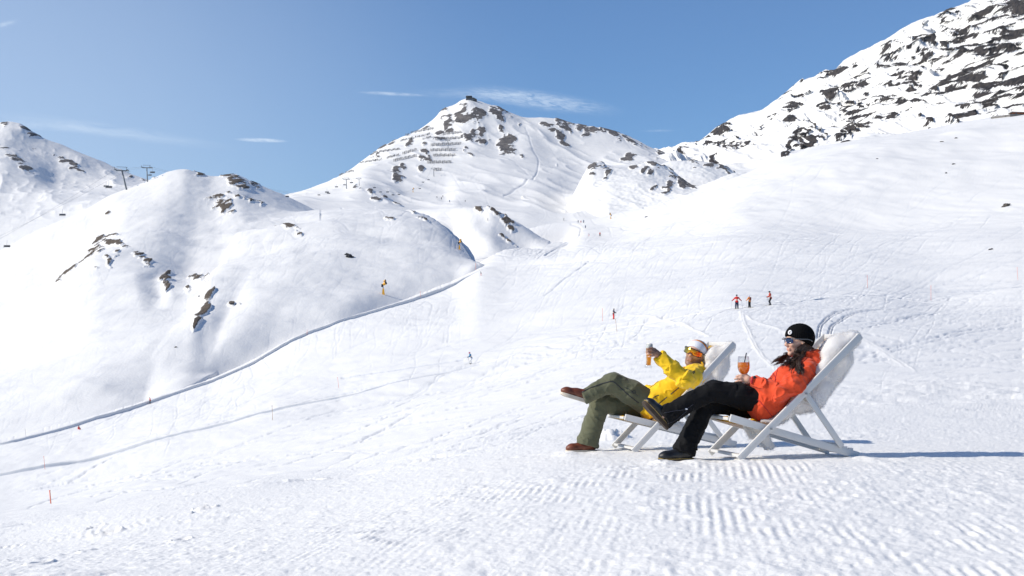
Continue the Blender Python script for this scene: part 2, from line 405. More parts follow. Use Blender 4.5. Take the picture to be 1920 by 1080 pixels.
def trk(px, py):
    ok = (px > 1) & (px < TW - 2) & (py > 1) & (py < THH - 2)
    x = np.clip(px - .5, 0, TW - 1); y = np.clip(py - .5, 0, THH - 1)
    ix = x.astype(int); iy = y.astype(int); fx = x - ix; fy = y - iy
    v = (TRK[iy, ix] * (1 - fx) + TRK[iy, ix + 1] * fx) * (1 - fy) + (TRK[iy + 1, ix] * (1 - fx) + TRK[iy + 1, ix + 1] * fx) * fy
    return np.where(ok, v, 0)

# ------------------------------------------------------------------ lofted terrain
PATCHES = []
def columns(lo, hi, step_in, step_out=14.0):
    a = []
    if lo < -60: a.append(np.arange(lo, -60, step_out)); lo = -60
    if hi > 1980: a.append(np.arange(lo, 1980, step_in)); a.append(np.arange(1980, hi, step_out))
    else: a.append(np.arange(lo, hi + .01, step_in))
    return np.concatenate(a)
def profile(lines, px, step, back, smooth_px, ysmooth, row_max):
    PY, LY = [], []
    for L in lines:
        L = np.array(L, float); L = L[np.argsort(L[:, 0])]
        PY.append(pchip(L[:, 0], L[:, 1], px) if len(L) > 2 else np.interp(px, L[:, 0], L[:, 1])); LY.append(np.interp(px, L[:, 0], np.log(L[:, 2])))
    def gs(a, sig):
        fx = np.arange(px[0], px[-1], 2.0); v = np.interp(fx, px, a); n = int(sig * 1.5) + 1
        k = np.exp(-(np.arange(-n, n + 1) * 2.0 / sig) ** 2 / 2); k /= k.sum()
        v = np.pad(v, n, mode='reflect', reflect_type='odd'); return np.interp(px, fx, np.convolve(v, k, 'valid'))
    PY = np.array([gs(a, smooth_px) for a in PY]); LY = np.array([gs(a, ysmooth) for a in LY])
    if back:
        zc = at3(px, PY[-1], np.exp(LY[-1]))[2]; Yc = np.exp(LY[-1])
        for k, dz in ((back[0], 0.25), (back[1], 0.55)):
            Y = Yc * (1 + k); z = zc - Yc * k * dz
            f = 540 - F * ((z * CT - Y * ST) / (Y * CT + z * ST))
            PY = np.vstack([PY, f]); LY = np.vstack([LY, np.log(Y)])
    K = len(PY); ts = [0.0]
    for k in range(K - 1):
        n = int(np.clip(np.max(np.abs(PY[k + 1] - PY[k])[(px > -80) & (px < 2000)]) / step, 3, row_max))
        if back and k >= K - 3: n = 10
        ts += list(k + (np.arange(n) + 1) / n)
    ts = np.array(ts)
    return ts, pchip(np.arange(K), PY, ts), np.exp(pchip(np.arange(K), LY, ts)), K
def surface(name, info, Y, shape, mat, trk_k):
    px, py, x, y, z = (info[k] for k in ('px', 'py', 'x', 'y', 'z'))
    rock = None
    gp = np.gradient(py, axis=0)
    dY = np.abs(np.gradient(Y, axis=0) / np.where(np.abs(gp) < 1e-3, 1e-3, gp))
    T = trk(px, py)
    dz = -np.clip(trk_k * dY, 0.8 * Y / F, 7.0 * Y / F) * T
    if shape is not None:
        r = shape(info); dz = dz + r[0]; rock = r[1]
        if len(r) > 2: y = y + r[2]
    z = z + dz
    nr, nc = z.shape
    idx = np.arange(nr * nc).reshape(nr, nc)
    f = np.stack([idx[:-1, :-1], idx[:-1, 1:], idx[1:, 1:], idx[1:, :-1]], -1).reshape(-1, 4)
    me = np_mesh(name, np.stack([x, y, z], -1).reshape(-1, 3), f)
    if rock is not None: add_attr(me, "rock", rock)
    add_attr(me, "packed_shade", np.clip(T, 0, 1.5))
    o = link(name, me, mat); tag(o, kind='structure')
    PATCHES.append(dict(px=px[0], py=proj(x, y, z)[1], x=x, y=y, z=z))
    return o
def loft(name, lines, px, step, back=(0.10, 0.35), smooth_px=3.0, ysmooth=45.0, row_max=260, shape=None, mat=None, trk_k=0.16):
    """lines: [(px, py, Y), ...] near to far, the last the crest; each line is real ground seen at those places and that distance"""
    ts, py, Y, K = profile(lines, px, step, back, smooth_px, ysmooth, row_max)
    PXg = np.broadcast_to(px, py.shape); x, y, z = at3(PXg, py, Y)
    return surface(name, dict(t=ts[:, None], px=PXg, py=py, x=x, y=y, z=z, K=K), Y, shape, mat, trk_k)
def loft_union(name, sets, px, nrows, soft, shape=None, mat=None, trk_k=0.16, back=(0.10, 0.35)):
    """several lofted hills melted into one surface: in every column the higher one wins, softly"""
    prof = []
    for lines, lo, hi in sets:
        m = (px >= lo) & (px <= hi); ts, py, Y, K = profile(lines, px[m], 1.5, back, 3.0, 45.0, 260)
        z = at3(px[m], py, Y)[2]; prof.append((m, ts / (K - 3), Y, z))
    Y0 = min(p[2].min() for p in prof); Y1 = max(p[2].max() for p in prof)
    Yg = np.exp(np.linspace(math.log(Y0), math.log(Y1), nrows)); Z = np.full((nrows, len(px)), -400.0); T = np.zeros_like(Z)
    for m, t, Y, z in prof:
        for j, c in enumerate(np.nonzero(m)[0]):
            zz = np.interp(Yg, Y[:, j], z[:, j], left=-400, right=-400); tt = np.interp(Yg, Y[:, j], t)
            zz = np.where(Yg < Y[0, j], z[0, j] - (Y[0, j] - Yg) * .8, zz); zz = np.where(Yg > Y[-1, j], z[-1, j] - (Yg - Y[-1, j]) * .6, zz)
            h = np.clip(.5 + .5 * (zz - Z[:, c]) / soft, 0, 1)
            Z[:, c] = Z[:, c] * (1 - h) + zz * h + soft * h * (1 - h); T[:, c] = T[:, c] * (1 - h) + tt * h
    Y = np.repeat(Yg[:, None], len(px), 1)
    # x follows the column's line of sight, so that a column keeps its place
    dy = Y; py = 540 - F * ((Z * CT - Y * ST) / (Y * CT + Z * ST)); x = (px[None] - 960) / F * (Y * CT + Z * ST)
    PXg = np.broadcast_to(px, py.shape)
    return surface(name, dict(t=T * 3.0, px=PXg, py=py, x=x, y=Y, z=Z, K=6), Y, shape, mat, trk_k)
def ground_at(px, py, only=None):
    """nearest terrain point seen at a place of the photograph"""
    best = None
    for i, P in enumerate(PATCHES):
        if only is not None and i not in only: continue
        if px < P['px'][0] or px > P['px'][-1]: continue
        c = int(np.argmin(np.abs(P['px'] - px)))
        col = P['py'][:, c]; hit = np.nonzero(col <= py)[0]
        if len(hit) == 0 or hit[0] == 0: continue
        r = hit[0]; t = (col[r - 1] - py) / max(col[r - 1] - col[r], 1e-6)
        p = [P[k][r - 1, c] * (1 - t) + P[k][r, c] * t for k in 'xyz']
        if best is None or p[1] < best[1]: best = p
    return Vector([float(v) for v in best])
def ell(info, L):
    """density field from oriented ellipses (px, py, rx, ry, angle, weight)"""
    d = np.zeros_like(info['py'])
    for cx, cy, rx, ry, a, w in L:
        rx = rx * 1.12 + .8; ry = ry * 1.12 + .8
        c, s = math.cos(R(a)), math.sin(R(a)); dx = info['px'] - cx; dy = info['py'] - cy
        u = (dx * c + dy * s) / rx; v = (-dx * s + dy * c) / ry
        d = np.maximum(d, w * np.clip(1.5 - np.sqrt(u * u + v * v), 0, 1))
    return d
def cells(x, y, seed):
    """a random value per crooked cell (nearest of jittered points)"""
    ix = np.floor(x).astype(np.int64); iy = np.floor(y).astype(np.int64); z0 = np.zeros_like(ix)
    best = np.full(x.shape, 1e9, np.float32); val = np.zeros(x.shape, np.float32)
    for dx in (-1, 0, 1):
        for dy in (-1, 0, 1):
            cx = ix + dx; cy = iy + dy
            d = (cx + _h(cx, cy, z0, seed) - x) ** 2 + (cy + _h(cx, cy, z0 + 1, seed) - y) ** 2
            m = d < best; best = np.where(m, d, best); val = np.where(m, _h(cx, cy, z0 + 2, seed), val)
    return val
def rockmask(info, L, base, ns, an=1.6, seed=3, amt=0.55, dk=0.92, oct=3, blocky=0.0):
    """0..1 rock field: ellipses of rock broken up by ledge-shaped noise (runs in world space along the slope)"""
    x, y, z = info['x'], info['y'], info['z']
    a = x * .85 + y * .10; b = z * 1.1 - x * .3
    n = ridged(a / ns, b / ns * an, oct, seed) * .6 + (fbm(a / ns * 1.7, b / ns * 1.7, oct - 1, seed + 9) * .5 + .5) * .4
    if blocky:                                          # broken crags: angular pieces of two sizes with snow between
        wa = a + fbm(a / ns / 1.3, b / ns / 1.3, 2, seed + 51) * ns * .35; wb = b + fbm(a / ns / 1.3 + 9, b / ns / 1.3, 2, seed + 53) * ns * .35
        n = n * (1 - blocky) + blocky * (.50 * cells(wa / (ns * 1.5), wb / (ns * 1.9), seed + 61) + .50 * cells(wa / (ns * .62), wb / (ns * .8), seed + 67) + .02)
    d = ell(info, L) + base
    return np.clip(d * dk + (n - 0.52) * amt * 3.2 * np.clip(d * 3, 0, 1), 0, 1.0), n

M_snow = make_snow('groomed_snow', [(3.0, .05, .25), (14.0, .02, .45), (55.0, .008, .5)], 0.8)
M_hill = make_alpine('hill_snow', (0.06, 0.05, 0.042), (0.20, 0.16, 0.12), 1.5, 0.7)
M_mid = make_alpine('mountain_snow', (0.085, 0.08, 0.08), (0.22, 0.20, 0.185), 0.14, 4.0)
M_big = make_alpine('peak_snow', (0.018, 0.018, 0.022), (0.105, 0.088, 0.078), 0.16, 9.0, .9)

# ground: one sheet from under the camera to the horizon
C = columns(-700, 2700, 1.7)
G = []
G.append([(-700, 1900, 3.0), (0, 1800, 2.6), (960, 1690, 2.2), (2700, 1660, 2.2)])
G.append([(-700, 1110, 10), (0, 1080, 7.5), (300, 1080, 6.6), (600, 1080, 5.9), (900, 1080, 5.45), (1200, 1080, 5.15), (1500, 1080, 5.0), (1920, 1080, 5.0), (2700, 1080, 5.0)])
G.append([(-700, 1075, 12), (0, 1040, 10.2), (300, 1000, 10), (600, 957, 9.95), (900, 902, 10), (1050, 882, 10), (1200, 871, 10), (1385, 865, 10), (1618, 861, 10), (1920, 863, 10), (2700, 863, 10)])
G.append([(-700, 1055, 14.5), (0, 1018, 12.5), (300, 968, 12.3), (600, 926, 12.2), (900, 874, 12.2), (1000, 858, 12.2), (1090, 847, 12.2), (1187, 844, 12.2), (1390, 838, 12.2), (1550, 833, 12.2), (1920, 833, 12.2), (2700, 830, 12.2)])
G.append([(-700, 1040, 19), (0, 985, 17), (300, 945, 17), (460, 921, 17), (640, 900, 16.7), (860, 850, 16.7), (1060, 818, 17), (1300, 797, 17), (1600, 783, 17.5), (1920, 778, 18), (2700, 775, 18)])
G.append([(-700, 1010, 50), (0, 965, 45), (300, 918, 45), (600, 866, 45), (900, 798, 45), (1200, 738, 45), (1500, 703, 45), (1920, 693, 45), (2700, 683, 45)])
G.append([(-700, 990, 105), (0, 950, 100), (300, 890, 100), (600, 822, 100), (900, 742, 100), (1200, 668, 100), (1500, 628, 100), (1920, 622, 100), (2700, 610, 100)])
bank1 = [(-700, 985, 200), (0, 903, 205), (170, 871, 210), (300, 829, 212), (420, 799, 214), (520, 770, 216), (640, 750, 218), (740, 723, 220), (900, 690, 225), (1150, 622, 225), (1381, 572, 190), (1627, 542, 215), (1746, 552, 205), (1920, 530, 215), (2700, 500, 220)]
G.append(bank1)
def dense(L, lo, hi):
    """more points along a line, so that a cut bank can vary along its length"""
    A = np.array(L, float); q = np.unique(np.r_[A[:, 0], np.arange(lo, hi, 9.0)]); return [(float(a), float(np.interp(a, A[:, 0], A[:, 1])), float(np.interp(a, A[:, 0], A[:, 2]))) for a in q]
crumb = lambda px, k: .62 + .5 * float(vn2(np.array([px / 23.0]), np.array([k]), 5)[0]) + .35 * float(vn2(np.array([px / 9.0]), np.array([k]), 6)[0])
bank1 = dense(bank1, -60, 940); G[-1] = bank1
bk = lambda px, a: a * max(0.0, min(1.0, (960 - px) / 800)) ** .7
G.append([(a, b - 1 - bk(a, 6.5) * crumb(a, 1.5), c + .35) for a, b, c in bank1])
G.append([(a, b - 4 - bk(a, 8.5), c + 11) for a, b, c in bank1])
bank2 = [(-700, 962, 330), (0, 834, 330), (148, 796, 350), (282, 754, 390), (400, 718, 410), (480, 683, 430), (560, 643, 455), (640, 608, 480), (740, 572, 525), (850, 534, 565), (897, 508, 590), (960, 500, 605), (1060, 490, 560), (1200, 478, 480), (1400, 450, 430), (1627, 440, 420), (1920, 400, 420), (2700, 300, 420)]
bank2 = dense(bank2, -60, 900)
b2 = lambda px, a: a * max(0.0, min(1.0, (905 - px) / 60))
G.append(bank2)
G.append([(a, b - .8 - b2(a, 4.0) * crumb(a, 7.5) - (2.2 if a > 905 else 0), c + (.6 if a < 905 else 6)) for a, b, c in bank2])
G.append([(a, b - 2 - b2(a, 7.0) - (6 if a > 905 else 0), c + 18) for a, b, c in bank2])
G.append([(-700, 955, 600), (0, 828, 600), (480, 676, 700), (740, 566, 750), (850, 530, 750), (900, 492, 700), (940, 472, 700), (1000, 464, 760), (1060, 452, 780), (1090, 432, 850), (1150, 426, 800), (1250, 400, 700), (1400, 342, 650), (1600, 278, 680), (1750, 250, 700), (1920, 221, 720), (2700, 100, 750)])
G.append([(-700, 950, 1000), (0, 825, 1000), (480, 673, 1000), (740, 562, 1000), (850, 524, 1000), (900, 484, 1000), (960, 445, 1000), (1000, 426, 1000), (1060, 416, 1000), (1090, 414, 1000), (1150, 402, 950), (1250, 376, 850), (1400, 321, 800), (1480, 292, 800), (1600, 266, 820), (1750, 241, 850), (1850, 221, 860), (1920, 214, 870), (2700, 60, 900)])
crestG = G[-1]
G.append([(a, b + 14 if a > 1150 else b + 5, c * 1.07) for a, b, c in crestG])
G.append([(a, max(b + 60, 480), 1500) for a, b, c in crestG])
G.append([(-700, 655, 4600), (2700, 655, 4600)])
def shape_ground(I):
    x, y = I['x'], I['y']
    near = 1 - smooth01(18, 60, y)
    # soft swells, snow lumps, churned crust and groomer corduroy
    d = 0.05 * fbm(x / 3.1, y / 4.0, 3, 5) * smooth01(3, 9, np.abs(y - 11) + np.abs(x - 1.5) * .6) * near
    d += 1.2 * fbm(x / 60, y / 90, 3, 25) * smooth01(40, 200, y) * (1 - smooth01(700, 1000, y))
    chunk = np.clip(fbm(x * 1.3, y * .9, 3, 31) + .25, 0, 1)
    lump = np.clip(fbm(x * 14, y * 9, 3, 7), -.6, 1)
    keep = 0.75 + 0.25 * smooth01(0, 2.2, np.hypot((x - 1.9) / 1.4, y - 11.2))
    d += (0.0046 * lump * (.15 + 1.2 * chunk) + 0.008 * np.clip(fbm(x * 5.5, y * 4, 2, 15) - .25, 0, 1) + 0.0022 * fbm(x * 34, y * 22, 2, 13)) * near * keep
    s = x - .135 * y + .018 * fbm(x * .5, y * .4, 2, 41)
    cm = (.25 + .75 * smooth01(-.25, .5, fbm(x * .8 + 3, y * .7, 3, 51) + .25 * smooth01(0.2, 1.8, x))) * (1 - smooth01(9.2, 10.6, y)) + .6 * smooth01(13.5, 15, y) * smooth01(.1, .5, fbm(x * .4, y * .25, 2, 57)) * (1 - smooth01(18, 30, y))
    cord = np.sin(2 * np.pi * s / 0.054)
    brk = np.clip(.55 + 1.3 * fbm(x * 7, y * 2.6, 3, 61), 0, 1.3)
    d += 0.0029 * cord * cm * brk * smooth01(-2.2, .6, x)
    s2 = x - .62 * y + .1 * fbm(x * .6, y * .6, 2, 71)
    cm2 = smooth01(.0, .4, fbm(x * .5 - 7, y * .5, 2, 77)) * (1 - smooth01(-1.0, .6, x)) * (1 - smooth01(9, 14, y))
    d += 0.006 * np.sin(2 * np.pi * s2 / .09) * cm2 * brk
    # broken crust along the lip of the shelf, scooped holes
    lip = np.exp(-((y - (17.0 + .6 * fbm(x * .3, 0 * x, 2, 81))) / 0.9) ** 2) * np.clip(fbm(x * 1.1, y * .8, 3, 83) + .1, 0, 1) * (1 - smooth01(-1.5, .5, x))
    d += lip * (.10 * fbm(x * 4.0, y * 2.2, 3, 85) - .05)
    for (hx, hy, r, dep) in HOLES:
        q = np.hypot((x - hx), (y - hy) / 2.4) / r
        d += -dep * np.exp(-q ** 4) + dep * .7 * np.exp(-((q - 1.25) / .3) ** 2) * (fbm(x * 9, y * 6, 2, 87) * .5 + .5)
    for mx, my, r, hgt in MOUNDS: d += hgt * np.exp(-(((x - mx) / r) ** 2 + ((y - my) / .5) ** 2)) * (1 + .6 * fbm(x * 14, y * 9, 2, 95))
    # rough refrozen band on the right, 20-40 m away
    rb = np.exp(-((I['py'] - 720 - 22 * fbm(x * .12, y * .05, 2, 91)) / 26) ** 2) * smooth01(1330, 1650, I['px'])
    d += rb * .055 * np.clip(fbm(x * 2.2, y * 1.0, 3, 93), -.3, 1)
    far = smooth01(15, 60, y)
    xr = x * .966 + y * .259; yr = -x * .259 + y * .966
    d += smooth01(14, 40, y) * (1 - smooth01(150, 320, y)) * .035 * fbm(xr * .9, yr * .22, 3, 97)
    d += smooth01(80, 200, y) * .11 * fbm(xr * .28, yr * .07, 3, 98)
    d += smooth01(350, 600, y) * .7 * fbm(x / 22, y / 40, 3, 99) * smooth01(1050, 1250, I['px'])
    return d, None
HOLES = []
MOUNDS = []
for mx, my, Y, r, hgt in [(1150, 821, 14.6, .11, .075), (1135, 822, 14.5, .07, .05), (1168, 822, 14.8, .06, .03), (1238, 871, 10.05, .07, .020), (1300, 868, 10.1, .06, .016), (1062, 854, 12.0, .07, .02), (1120, 852, 12.1, .05, .015), (1386, 867, 9.95, .05, .018), (1618, 859, 10.15, .06, .016)]:
    p = at(mx, my, Y); MOUNDS.append((p.x, p.y, r, hgt))
for hx, hy, Y, r, dep in [(201, 1019, 11.0, .075, .055), (385, 972, 12.6, .075, .06), (372, 988, 12.0, .05, .03), (178, 998, 12.6, .06, .03), (340, 1053, 8.9, .045, .03), (75, 1074, 8.3, .05, .03), (160, 1054, 9.1, .04, .02)]:
    p = at(hx, hy, Y); HOLES.append((p.x, p.y, r, dep))
ground = loft('snow_ground', G, C, 1.35, back=None, shape=shape_ground, mat=M_snow, row_max=230, smooth_px=8.0)

# near hills on the left
def ridges(I, RL):
    """ground falls away to the right of each ridge line"""
    d = 0
    for x0, y0, x1, y1, dep, w, fade in RL:
        L = math.hypot(x1 - x0, y1 - y0); ux, uy = (x1 - x0) / L, (y1 - y0) / L
        dx = I['px'] - x0; dy = I['py'] - y0
        a = dx * ux + dy * uy; b = dx * uy - dy * ux
        end = smooth01(-.35 * L, .1 * L, a) * (1 - smooth01(.9 * L, 1.5 * L, a))
        d = d - dep * end * smooth01(-.3 * w, w, -b) * (1 - smooth01(w, fade, -b))
    return d
def shape_hill(L, seed, amp=2.2, RL=()):
    def f(I):
        x, y = I['x'], I['y']; t = I['t'] / (I['K'] - 3)
        env = smooth01(0.10, .35, t) * (1 - .6 * smooth01(.8, 1.0, t))
        d = amp * 2.2 * fbm(x / 75, y / 75, 3, seed) * env + amp * .35 * fbm(x / 18, y / 18, 3, seed + 4) * env
        d += y / F * .5 * fbm(x / 5.5, y / 16, 3, seed + 20) + ridges(I, RL)
        r, n = rockmask(I, L, 0, 6.0, 1.5, seed + 7, 0.60, .86, 4)
        d += .9 * smooth01(.25, .6, r) * (.4 + 1.2 * n)
        return d, r
    return f
H1 = [[(-700, 976.0, 334.0), (0, 848.0, 334.0), (148, 810.0, 354.0), (282, 768.0, 394.0), (340, 750.3050847457628, 403.8305084745763), (370, 741.1525423728814, 408.91525423728814), (400, 732.0, 414.0), (480, 720, 560), (600, 670, 640)],
      [(-700, 949.0, 354.0), (0, 821.0, 354.0), (148, 783.0, 374.0), (282, 741.0, 414.0), (340, 723.3050847457628, 423.8305084745763), (370, 714.1525423728814, 428.91525423728814), (400, 705.0, 434.0), (480, 690, 566), (600, 640, 645)],
      [(-700, 900, 432.6), (0, 745, 432.6), (148, 700, 442.90000000000003), (282, 651, 459), (340, 624, 465), (370, 603, 480), (400, 585, 503), (480, 565, 610), (600, 545, 700)],
      [(-700, 820, 616), (0, 612, 627), (100, 556, 627), (190, 508, 640), (280, 492, 655), (345, 500, 670), (400, 480, 716), (480, 445, 760), (600, 430, 800)],
      [(-700, 760, 875.0), (-200, 560, 925.0), (0, 470, 950.0), (60, 432, 962.5), (115, 405, 975.0), (200, 366, 987.5), (280, 337, 1000.0), (320, 322, 1000.0), (345, 318, 1000.0), (372, 325, 1000.0), (400, 331, 1000.0), (440, 327, 1012.5), (480, 345, 1025.0), (525, 364, 1050.0), (600, 400, 1075.0)]]
H1_rock = [(110, 520, 12, 4, -60, .9), (135, 495, 26, 6, -48, 1), (165, 468, 26, 5.5, -50, 1), (183, 438, 13, 5, -55, .9), (208, 434, 14, 3, 10, .7), (205, 447, 20, 4.5, 18, .85), (235, 459, 25, 4.5, 20, .9), (262, 471, 18, 4.5, 32, .9), (276, 484, 8, 7, 60, .9),
           (184, 464, 11, 6, -20, .8), (221, 470, 9, 5, -45, .75), (206, 491, 5, 4, -60, .7), (200, 481, 5, 3, 0, .7), (313, 508, 9, 3.5, -20, .9), (309, 519, 10, 4, 20, .85), (311, 533, 5, 9, -25, .95), (372, 523, 15, 8, 25, .95), (378, 533, 6, 6, 0, .8), (352, 550, 5, 6, -40, .9),
           (412, 378, 20, 9, 12, .85), (418, 388, 16, 6, 10, .85), (400, 371, 10, 3, 0, .7), (375, 324, 9, 7, 30, .95), (440, 338, 22, 7, 22, .85), (455, 345, 10, 4, 25, .8), (470, 372, 26, 4, 22, .72), (440, 365, 14, 2.5, 15, .65), (432, 329, 16, 3, 15, .8), (478, 345, 10, 4, 35, .8), (285, 333, 5, 2, 0, .6), (205, 392, 6, 2, -20, .7), (150, 486, 4, 3, 0, .6), (178, 500, 5, 2.5, -20, .7)]
H2 = [[(200, 1010, 364), (260, 872, 384), (300, 790, 394), (340, 752, 404), (400, 732.0, 414.0), (480, 697.0, 434.0), (560, 657.0, 459.0), (640, 622.0, 484.0), (740, 586.0, 529.0), (850, 548.0, 569.0), (890, 525.8723404255319, 590.2765957446809), (930, 520, 604)],
      [(200, 995, 380), (260, 845, 398), (300, 757, 410), (340, 724, 418), (400, 705.0, 434.0), (480, 670.0, 454.0), (560, 630.0, 479.0), (640, 595.0, 504.0), (740, 559.0, 549.0), (850, 521.0, 589.0), (890, 502, 612), (930, 514, 615)],
      [(200, 980, 400), (260, 822, 416), (300, 735, 428), (340, 694, 436), (365, 672, 442), (385, 659, 448), (400, 648, 455), (480, 598, 492), (560, 562, 530), (640, 540, 555), (740, 518, 582), (850, 500, 612), (897, 495, 622), (930, 510, 625)],
      [(200, 965, 420), (260, 795, 436), (300, 705, 448), (340, 652, 462), (360, 626, 480), (380, 607, 508), (400, 575, 553.3), (440, 525, 609.1), (480, 490, 649.6), (560, 455, 672.8), (640, 440, 684.4), (740, 440, 696.0), (820, 455, 676.0), (870, 476, 649.0), (930, 508, 640)],
      [(200, 955, 430), (260, 780, 446), (300, 690, 456), (340, 645, 468), (356, 622, 480), (368, 607, 492), (395, 540, 649.0), (430, 482, 755.2), (480, 441, 857.6), (530, 415, 884.4), (620, 391, 911.2), (700, 387, 924.6), (780, 398, 924.6), (820, 418, 849.5), (850, 445, 779.7), (880, 478, 712.5), (900, 500, 667.5), (930, 520, 620.0)]]
H2_rock = [(381, 578, 34, 6.5, -66, 1), (371, 598, 20, 3.5, -62, .95), (540, 431, 24, 4.0, 16, .82), (562, 440, 14, 2.5, 25, .75), (530, 428, 12, 2.5, 5, .75), (435, 569, 6, 3, 15, .8), (447, 570, 4, 2, 0, .7), (560, 421, 6, 1.6, 0, .7), (730, 416, 8, 2.5, 10, .6), (742, 413, 5, 1.8, 10, .6), (787, 412, 18, 2.5, 30, .55)]
hills = loft_union('hill', [(H1, -700, 600), (H2, 200, 930)], columns(-700, 930, 1.7), 640, 11.0, shape=shape_hill(H1_rock + H2_rock, 101, 1.3, [(212, 432, 108, 528, 3.5, 30, 140), (305, 505, 318, 548, 2.0, 20, 60)]), mat=M_hill)
# small rocky spur beside the piste
SP = [[(700, 480, 960), (740, 470, 900), (815, 460, 800), (860, 496, 660), (900, 502, 655), (960, 500, 665), (1010, 497, 690), (1050, 478, 715), (1075, 468, 735)],
      [(700, 445, 980), (740, 440, 930), (815, 440, 830), (860, 474, 700), (900, 480, 690), (960, 484, 695), (1010, 474, 710), (1050, 460, 738), (1075, 452, 750)],
      [(700, 418, 1000), (740, 415, 960), (815, 414, 880), (860, 432, 790), (890, 432, 750), (915, 434, 740), (950, 450, 735), (990, 460, 735), (1030, 458, 750), (1075, 450, 765)],
      [(700, 396, 1040), (740, 394, 1010), (781, 392, 990), (830, 390, 950), (875, 388, 880), (897, 386, 850), (915, 387, 845), (935, 397, 840), (955, 409, 835), (985, 426, 830), (1010, 442, 825), (1040, 455, 825), (1075, 452, 830)]]
SP_rock = [(897, 387, 5, 6, -40, .95), (932, 397, 24, 3.2, 36, .85), (945, 409, 20, 4, 38, .85), (953, 420, 14, 2.6, 42, .8), (950, 440, 16, 1.8, 35, .8), (985, 417, 16, 3.5, 35, .85), (965, 402, 14, 2, 38, .7)]
spur = loft('hill', SP, columns(700, 1075, 1.5), 1.4, shape=shape_hill(SP_rock, 151, .4, [(916, 386, 1000, 450, 3, 20, 60)]), mat=M_hill)

# mountains
def shape_mtn(L, seed, ns, amp, rel, base=0.0, basef=None, fine=1.0, dk=.85, amt=.6, nr=None, an=1.5, ribs=0.0, blocky=0.0):
    nr = nr or ns
    def f(I):
        x, y, z = I['x'], I['y'], I['z']; t = I['t'] / (I['K'] - 3)
        env = smooth01(0.05, .3, t) * (1 - .55 * smooth01(.85, 1.0, t))
        d = amp * (ridged((x + .3 * y) / (nr * 4), (z * 1.2 + y * .4) / (nr * 6), 3, seed) - .5) * env
        b = base if basef is None else basef(I)
        r, n = rockmask(I, L, b, ns, an, seed + 7, amt, dk, 3, blocky)
        rs = r.copy()
        for _ in range(2): rs[1:-1, 1:-1] = (rs[1:-1, 1:-1] * 2 + rs[:-2, 1:-1] + rs[2:, 1:-1] + rs[1:-1, :-2] + rs[1:-1, 2:]) / 6
        d += rel * smooth01(.25, .65, rs) * (.4 + 1.1 * n)
        d += fine * y / F * .9 * fbm(x / (nr * .35), (y + z) / (nr * .35), 2, seed + 15) * env
        if ribs:
            q = (x * .9 + z * .45); w = z * 1.1 - x * .2
            dy = -ribs * ((ridged(q / 70, w / 150, 3, seed + 31) - .5) * 1.3 + (ridged(q / 26, w / 48, 3, seed + 37) - .5) * .55) * env - ribs * .24 * smooth01(.3, .6, rs) * (n - .3) - ribs * .22 * smooth01(.3, .6, rs) * (ridged((x + z * .5) / 17, (z - x * .3) / 26, 2, seed + 41) - .5)
            return d, r, dy
        return d, r
    return f
CM = [[(430, 470, 1000), (600, 462, 1000), (760, 457, 1000), (900, 460, 1000), (1000, 466, 1010), (1100, 458, 1010), (1200, 442, 1010), (1330, 442, 1010), (1420, 472, 1010)],
      [(430, 420, 1150), (500, 392, 1150), (540, 377, 1150), (600, 382, 1150), (680, 386, 1150), (760, 394, 1150), (850, 400, 1150), (920, 402, 1150), (980, 402, 1150), (1020, 405, 1150), (1060, 408, 1150), (1100, 402, 1150), (1200, 388, 1150), (1330, 390, 1150), (1420, 420, 1150)],
      [(430, 400, 1330), (500, 382, 1330), (540, 369, 1330), (600, 362, 1330), (640, 356, 1330), (680, 346, 1330), (720, 355, 1330), (760, 368, 1330), (830, 374, 1330), (860, 367, 1330), (900, 368, 1330), (960, 368, 1330), (1000, 366, 1330), (1060, 380, 1330), (1120, 374, 1330), (1200, 362, 1330), (1330, 366, 1330), (1420, 430, 1330)],
      [(430, 395, 1700), (540, 366.5, 1700), (580, 358, 1700), (630, 342, 1700), (700, 318, 1700), (760, 318, 1700), (850, 315, 1700), (920, 312, 1700), (980, 316, 1700), (1040, 325, 1700), (1100, 335, 1700), (1200, 320, 1700), (1330, 331, 1700), (1420, 395, 1700)],
      [(430, 390, 1950), (540, 366, 1950), (580, 356.5, 1950), (630, 336, 1950), (720, 284, 1950), (790, 264, 1950), (850, 255, 1950), (880, 250, 1950), (935, 262, 1950), (985, 264, 1950), (1040, 276, 1950), (1100, 286, 1950), (1190, 287, 1950), (1225, 292, 1950), (1330, 328, 1950), (1420, 392, 1950)],
      [(430, 388, 2150), (540, 365, 2150), (580, 355, 2150), (630, 334, 2150), (720, 275, 2150), (760, 255, 2150), (790, 240, 2150), (815, 222, 2150), (830, 206, 2150), (855, 195, 2150), (868, 187, 2150), (880, 184, 2150), (893, 187, 2150), (910, 192, 2150), (935, 200, 2150), (960, 212, 2150), (985, 222, 2150), (1020, 221, 2150), (1040, 222, 2150), (1070, 231, 2150), (1100, 238, 2150), (1130, 242, 2150), (1160, 250, 2150), (1190, 262, 2150), (1225, 280, 2150), (1260, 292, 2150), (1330, 326, 2150), (1420, 390, 2150)]]
